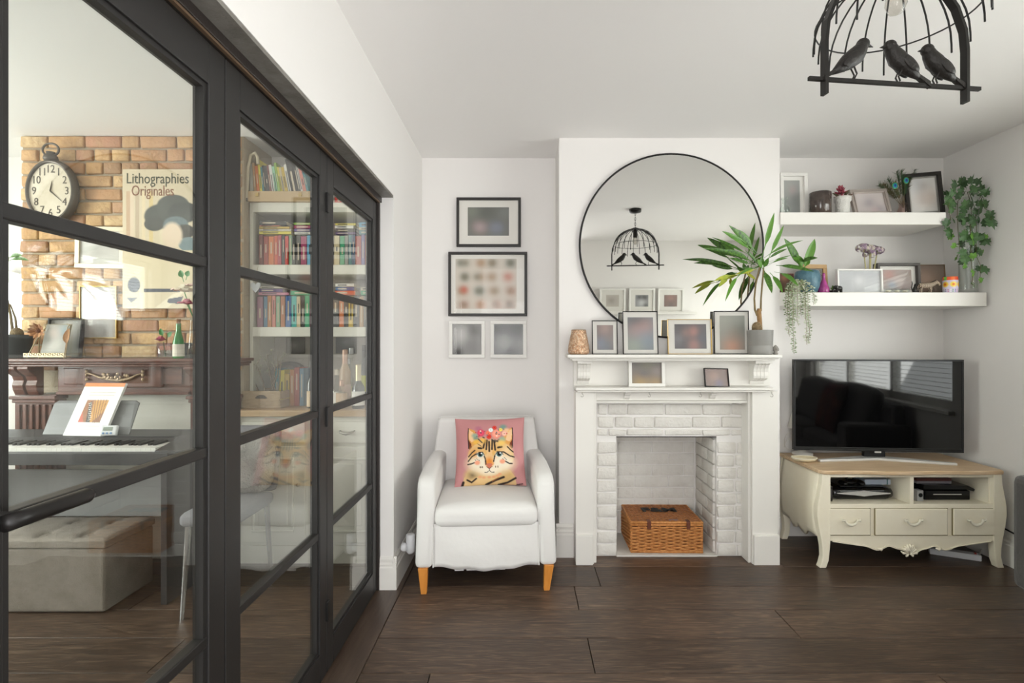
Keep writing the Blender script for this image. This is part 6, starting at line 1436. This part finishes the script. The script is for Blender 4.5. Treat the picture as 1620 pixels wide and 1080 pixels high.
# ---- books
CN = {'maroon': '7a3a34', 'brick red': 'a8493c', 'orange': 'd0733a', 'crimson': 'a83a48', 'black': '23211f', 'vermilion': 'cf5a36', 'sage green': '7fa07c', 'charcoal': '3a3a3a', 'magenta': '9c2f5c', 'sky blue': '4f9cc0', 'royal blue': '2f5f98', 'cream': 'd8cfba', 'grey': '8a8a86', 'emerald': '2f9a6a', 'teal': '3a8088', 'dark blue': '2c4a70', 'mustard': 'c9a83a', 'yellow': 'd8c840', 'tan': 'b08a5c', 'mauve': '9a7080', 'salmon': 'd08070', 'white': 'dcd8d0', 'lilac': '7a6aa0', 'lime': '8fb050', 'pink': 'd08aa0', 'steel blue': '5f86a0', 'ochre': 'b8763a', 'mint': '8fc0a0', 'scarlet': 'c8362c', 'purple': '5a3a78', 'beige': 'c8b894', 'copper': 'a8683c', 'turquoise': '4fb0a8'}
PAGES = mat('book_pages', 'ded6c4', .9)
TITL = mat('spine_title_light', 'c8b8a0', .6); TITD = mat('spine_title_dark', '2a2825', .6)
def book(x, z, y, w_, h_, d, cname, label, grp, ry=0, flat=False):
    """standing: w_ thick, h_ tall, d deep; root at base centre of the spine"""
    t = thing('book', label, 'book', (x, y, z), 0, grp); t.rotation_euler = (0, ry, 0)
    cm = mat('cover_' + cname.replace(' ', '_'), CN[cname], .5)
    light = sum(lin(CN[cname])) < .9
    obj('cover', MB().box(-w_ / 2, w_ / 2, 0, .0025, 0, h_).box(-w_ / 2, -w_ / 2 + .0016, 0, d, 0, h_).box(w_ / 2 - .0016, w_ / 2, 0, d, 0, h_), cm, t)
    obj('pages', MB().box(-w_ / 2 + .0016, w_ / 2 - .0016, .0025, d - .003, .003, h_ - .003), PAGES, t)
    if flat: obj('spine_title', MB().box(-w_ * .16, w_ * .16, -.0006, .0002, h_ * .12, h_ * .6), TITL if light else TITD, t)
    else:
        obj('spine_title', MB().box(-w_ * .13, w_ * .13, -.0006, .0002, h_ * rb.uniform(.15, .5), h_ * rb.uniform(.6, .9)), TITL if light else TITD, t)
    return t
rb = random.Random(44)
def row(x0, x1, z, names, hmin, hmax, where, grp, y=SYB + .025):
    n_ = len(names); ws = [rb.uniform(.7, 1.3) for _ in names]; s_ = (x1 - x0) / sum(ws); x = x0; tops = []
    for i, c in enumerate(names):
        w_ = ws[i] * s_; h_ = rb.uniform(hmin, hmax)
        nb = [names[j] for j in (i - 1, i + 1) if 0 <= j < n_]
        lab = '%s book standing on the %s %s' % (c, where, 'between %s and %s' % tuple(nb) if len(nb) > 1 else 'at the end next to ' + nb[0])
        book(x + w_ / 2, z + .0005, y + rb.uniform(0, .008), w_ - .0012, h_, .13, c, lab, grp); tops.append(h_); x += w_
    return max(tops)
def flatpile(x0, z, items, where, grp, y=SYB + .02):
    zz = z
    for i, (c, L, t_) in enumerate(items):
        pos = 'topmost' if i == len(items) - 1 else 'under %s' % items[i + 1][0]
        o = book(x0 + L / 2, zz, y + rb.uniform(0, .01), t_, L, .13, c, '%s book lying flat %s, %s' % (c, where, pos), grp, flat=True)
        o.rotation_euler = (0, math.radians(90), 0); o.location = (x0, y + rb.uniform(0, .01), zz + t_ / 2); zz += t_ + .0008
    return zz
GM, GL_, GT = 'books on the middle bookshelf', 'books on the lower bookshelf', 'books in the tray on the top bookshelf'
h = row(BX0 + .045, BX1 - .02, S2, ['maroon', 'brick red', 'orange', 'vermilion', 'crimson', 'black', 'scarlet', 'sage green', 'charcoal', 'black', 'magenta', 'sky blue', 'royal blue', 'mustard', 'black', 'cream', 'charcoal', 'beige', 'emerald', 'grey', 'teal', 'dark blue', 'brick red', 'lilac', 'salmon', 'mint', 'tan', 'purple', 'orange'], .172, .182, 'middle bookshelf', GM)
zt = S2 + .1835
flatpile(BX0 + .05, zt, [('yellow', .19, .017), ('cream', .19, .013), ('mustard', .18, .014), ('salmon', .12, .008), ('charcoal', .16, .024)], 'over the maroon end of the middle row', GM)
flatpile(BX0 + .255, zt, [('white', .14, .016), ('lilac', .15, .016), ('magenta', .14, .02), ('lime', .15, .015)], 'over the magenta part of the middle row', GM)
flatpile(BX0 + .5, zt, [('purple', .12, .014), ('black', .12, .018), ('white', .11, .018), ('yellow', .12, .014)], 'over the emerald part of the middle row', GM)
flatpile(BX0 + .64, zt, [('teal', .1, .025), ('beige', .12, .016), ('sky blue', .13, .03)], 'over the far end of the middle row', GM)
row(BX0 + .035, BX1 - .02, S1, ['mauve', 'steel blue', 'ochre', 'salmon', 'sage green', 'copper', 'royal blue', 'turquoise', 'beige', 'black', 'emerald', 'magenta', 'white', 'steel blue', 'scarlet', 'charcoal', 'orange', 'black', 'mustard', 'charcoal', 'tan', 'grey', 'orange', 'copper', 'maroon', 'teal'], .18, .188, 'lower bookshelf', GL_)
zt = S1 + .1895
flatpile(BX0 + .045, zt, [('pink', .18, .016), ('purple', .14, .022), ('cream', .15, .012)], 'over the mauve end of the lower row', GL_)
flatpile(BX0 + .235, zt, [('emerald', .2, .026), ('brick red', .16, .012), ('sky blue', .15, .018)], 'over the emerald part of the lower row', GL_)
flatpile(BX0 + .5, zt, [('vermilion', .12, .026), ('royal blue', .11, .022), ('white', .11, .02)], 'over the black part of the lower row', GL_)
flatpile(BX0 + .65, zt, [('emerald', .11, .026), ('cream', .1, .02)], 'over the far end of the lower row', GL_)
# tray of leaning books on the top shelf
tr = thing('book_tray', 'shallow pale wooden tray of books on the top bookshelf', 'tray', (-1.35, 3.25, S3))
TRW = mat('pale_tray_wood', 'b89c74', .5); ta, tb = fx(392, 3.14), fx(492, 3.14)
obj('front_board', MB().box(ta, tb, 3.14, 3.15, S3 + .0005, fz(302, 3.14)), TRW, tr, world=True, bevel=.002); obj('base_board', MB().box(ta, tb, 3.15, 3.34, S3 + .0005, S3 + .012), TRW, tr, world=True)
for px in (407, 475): obj('brass_catch', MB().box(fx(px, 3.14) - .01, fx(px, 3.14) + .01, 3.134, 3.14, S3 + .028, S3 + .052), GOLDM, tr, world=True, bevel=.003)
names = ['tan', 'orange', 'yellow', 'teal', 'black', 'charcoal', 'maroon', 'white', 'mint', 'lime', 'yellow', 'beige', 'mustard', 'white', 'black', 'charcoal', 'white', 'salmon', 'teal']
x = ta + .012
for i, c in enumerate(names):
    w_ = rb.uniform(.011, .02); w_ = .04 if i == 14 else w_; hgt = rb.uniform(.19, .22) + (.03 if i in (14, 15, 16, 2) else 0); lean_ = math.radians(-4 - 10 * (i / len(names)))
    nb = [names[j] for j in (i - 1, i + 1) if 0 <= j < len(names)]
    book(x + w_ / 2 + .018, S3 + .0155, 3.158, w_, hgt, .13, c, '%s book leaning in the wooden tray, next to %s' % (c, ' and '.join(nb)), GT, ry=lean_); x += w_ + .0008
    if x > tb - .03: break
row(-1.12, -.84, S3, ['scarlet', 'crimson', 'salmon', 'scarlet', 'brick red', 'crimson'], .07, .085, 'top shelf', 'small books on the top bookshelf')
cn = thing('walking_cane', 'pale crook-handled cane standing at the top bookshelf', 'cane', (fx(392, 3.13), 3.145, S3)) ; obj('shaft', MB().tube([(-.012, 0, .0), (-.006, 0, .2), (.01, 0, .27), (.035, 0, .285), (.05, 0, .26), (.052, 0, .22)], .009, 8), mat('pale_bamboo', 'c9bda4', .6), cn, smooth=True)
obj('ferrule', MB().lathe([(.0095, 0), (.0095, .02)], 10, c=(-.012, 0, 0)), CKM, cn)
ht = thing('hanging_heart', 'small grey wooden heart hanging before the lower bookshelf', 'ornament', (fx(403, 3.12), 3.135, fz(463, 3.12)))
hp = [(0, 0), (.018, .02), (.03, .042), (.028, .056), (.016, .062), (.004, .056), (0, .048), (-.004, .056), (-.016, .062), (-.028, .056), (-.03, .042), (-.018, .02)]
obj('heart', MB().prism(hp, 'y', -.006, 0), mat('grey_wood', 'b4b4b6', .7), ht, bevel=.002); obj('string', MB().tube([(0, -.003, .05), (0, -.003, .10), (0, .03, .17)], .001, 4), mat('twine', '9a8a6c', .9), ht)
# ---- on the worktop
cr = thing('wooden_crate', 'rough pine crate of dried twigs on the oak worktop', 'crate', (fx(413, 3.1), 3.1, ZW))
PINE = mat('rough_pine', 'b8a184', .8, var=('96805f', 10), stretch=(2, 14, 14), bump=(30, .3)); cw = .105
obj('end_board', MB().box(-cw, cw, 0, .012, 0, .1), PINE, cr, bevel=.002); obj('end_board', MB().box(-cw, cw, .2, .212, 0, .1), PINE, cr, bevel=.002)
for s in (-1, 1):
    for z in (.0, .052): obj('slat', MB().box(s * cw - .006, s * cw + .006, .0, .212, z, z + .045), PINE, cr, bevel=.002)
obj('base_slat', MB().box(-cw, cw, .012, .2, .002, .01), PINE, cr)
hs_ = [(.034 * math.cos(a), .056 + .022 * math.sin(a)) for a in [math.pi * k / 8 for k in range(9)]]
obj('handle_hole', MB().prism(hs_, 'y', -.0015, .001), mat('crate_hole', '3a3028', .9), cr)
rr = random.Random(77); TW = mat('grey_twig', '8a7d68', .9)
for k in range(9):
    a = Vector((rr.uniform(-.07, .07), .05 + rr.uniform(0, .1), .02)); b_ = a + Vector((rr.uniform(-.09, .08), rr.uniform(-.02, .04), rr.uniform(.2, .33))); m_ = a.lerp(b_, .5) + Vector((rr.uniform(-.03, .03), 0, .02))
    tw_ = obj('twig', MB().tube([a, m_, b_], [.0045, .0035, .0015], 6), TW, cr, smooth=True)
    for q in range(4):
        p0 = m_.lerp(b_, rr.random()); p1 = p0 + Vector((rr.uniform(-.04, .04), rr.uniform(-.02, .02), rr.uniform(.01, .06))); obj('side_twig', MB().tube([p0, p1], [.0015, .0006], 4), TW, tw_)
        obj('dry_bud', MB().ball(p1, (.004, .004, .006), 6, 5), mat('dry_bud', '9a9a7c', .8), tw_)
row(fx(432, 3.2), fx(478, 3.2), ZW, ['teal', 'yellow', 'mustard', 'ochre', 'brick red', 'steel blue'], .19, .23, 'worktop', 'books on the oak worktop', y=3.22)
ac_ = thing('mantel_clock_case', 'dark arched wooden case behind the worktop books', 'clock case', (fx(458, 3.4), 3.385, ZW)); apoly = [(-.09, 0), (.09, 0), (.09, .2)] + [(.09 * math.cos(a), .2 + .06 * math.sin(a)) for a in [math.pi * k / 10 for k in range(11)]] + [(-.09, .2)]
obj('case', MB().prism(apoly, 'y', 0, .05), mat('dark_case', '3a332e', .4), ac_, bevel=.003); obj('dial', MB().lathe([(.05, -.002), (.05, .001)], 24, c=(0, 0, .19), axis='y'), mat('dark_dial', '5c544c', .5), ac_)
pic('framed_photo', 'small dark photo pinned to the back of the bookcase near the crate', 453, 482, 533, 559, 3.43, .003, mat('photo_edge', '6a645c', .6), photo((120, 112, 102), [(.4, .5, .2, (160, 150, 140))]), depth=.006, glass=False)
pic('framed_photo', 'dark grey photo pinned to the back of the bookcase above the bottles', 531, 563, 533, 559, 3.43, .003, mat('photo_edge', '6a645c', .6), photo((92, 92, 92), [(.5, .3, .2, (140, 140, 142)), (.8, .8, .3, (60, 60, 60))]), depth=.006, glass=False)
def bottle(px, Y, prof, m_, label, lab=None, cap=None):
    t = thing('bottle', label, 'bottle', (fx(px, Y), Y, ZW)); o = obj('glass', MB().lathe(prof, 18), m_, t, smooth=True)
    if lab: obj('paper_label', MB().lathe([(lab[0] + .0006, lab[1]), (lab[0] + .0006, lab[2])], 18), lab[3], t)
    if cap: obj('cap', MB().lathe([(cap[0], cap[1]), (cap[0], cap[2]), (cap[0] * .7, cap[2] + .004)], 14), cap[3], t)
def prof(r, h_, sh_=.6, nk=.35): return [(r * .9, 0), (r, .004), (r, h_ * sh_), (r * nk, h_ * (sh_ + .18)), (r * nk, h_)]
ROSEG, DKG, CLB, AMB, YLB = mat('rose_foil', 'c09a84', .35, .4), mat('dark_green_glass', '1f2a22', .1, coat=.5), glass_mat('clear_bottle', (243, 245, 241)), mat('amber_glass', 'b89a78', .15, coat=.4), mat('lime_label', 'c8cc3a', .6)
WL = mat('white_label', 'dcd9d2', .6)
bottle(493, 3.12, prof(.026, .24), DKG, 'dark bottle with a cream label beside the worktop books', (.026, .01, .1, mat('cream_label', 'd8c0a0', .7)), (.011, .235, .27, mat('silver_cap', 'b0b0b0', .3, .8)))
bottle(533, 3.15, prof(.03, .2, .5), CLB, 'clear stoppered bottle with a pale label', (.03, .02, .09, WL), (.014, .19, .22, mat('pale_stopper', 'c4b8a6', .6)))
bottle(541, 3.1, prof(.033, .14, .55), CLB, 'short clear bottle with an amber medallion', (.033, .03, .09, AMB), (.014, .13, .16, ROSEG)); bottle(546, 3.22, prof(.034, .33, .62), AMB, 'tall pale amber bottle with rose gold foil', (.034, .06, .13, mat('blush_label', 'cfae9c', .6)), (.016, .25, .335, ROSEG))
bottle(556, 3.26, prof(.034, .32, .62), CLB, 'tall clear spirit bottle behind the foil-topped one', None, (.015, .31, .345, mat('silver_cap', 'b0b0b0', .3, .8))); bottle(567, 3.1, prof(.036, .24, .5), DKG, 'dark green sparkling wine bottle with a white label', (.036, .02, .1, WL), (.016, .16, .25, mat('pale_gold_foil', 'c4b490', .35, .5)))
bottle(576, 3.3, prof(.034, .34, .6), DKG, 'tall dark bottle with a lime yellow label', (.034, .08, .18, YLB), (.013, .33, .36, BLACKMETAL)); bottle(552, 3.3, prof(.03, .26, .6), CLB, 'slim clear bottle at the back with a lime label', (.03, .05, .11, YLB), (.012, .25, .28, MATS['silver_cap']))
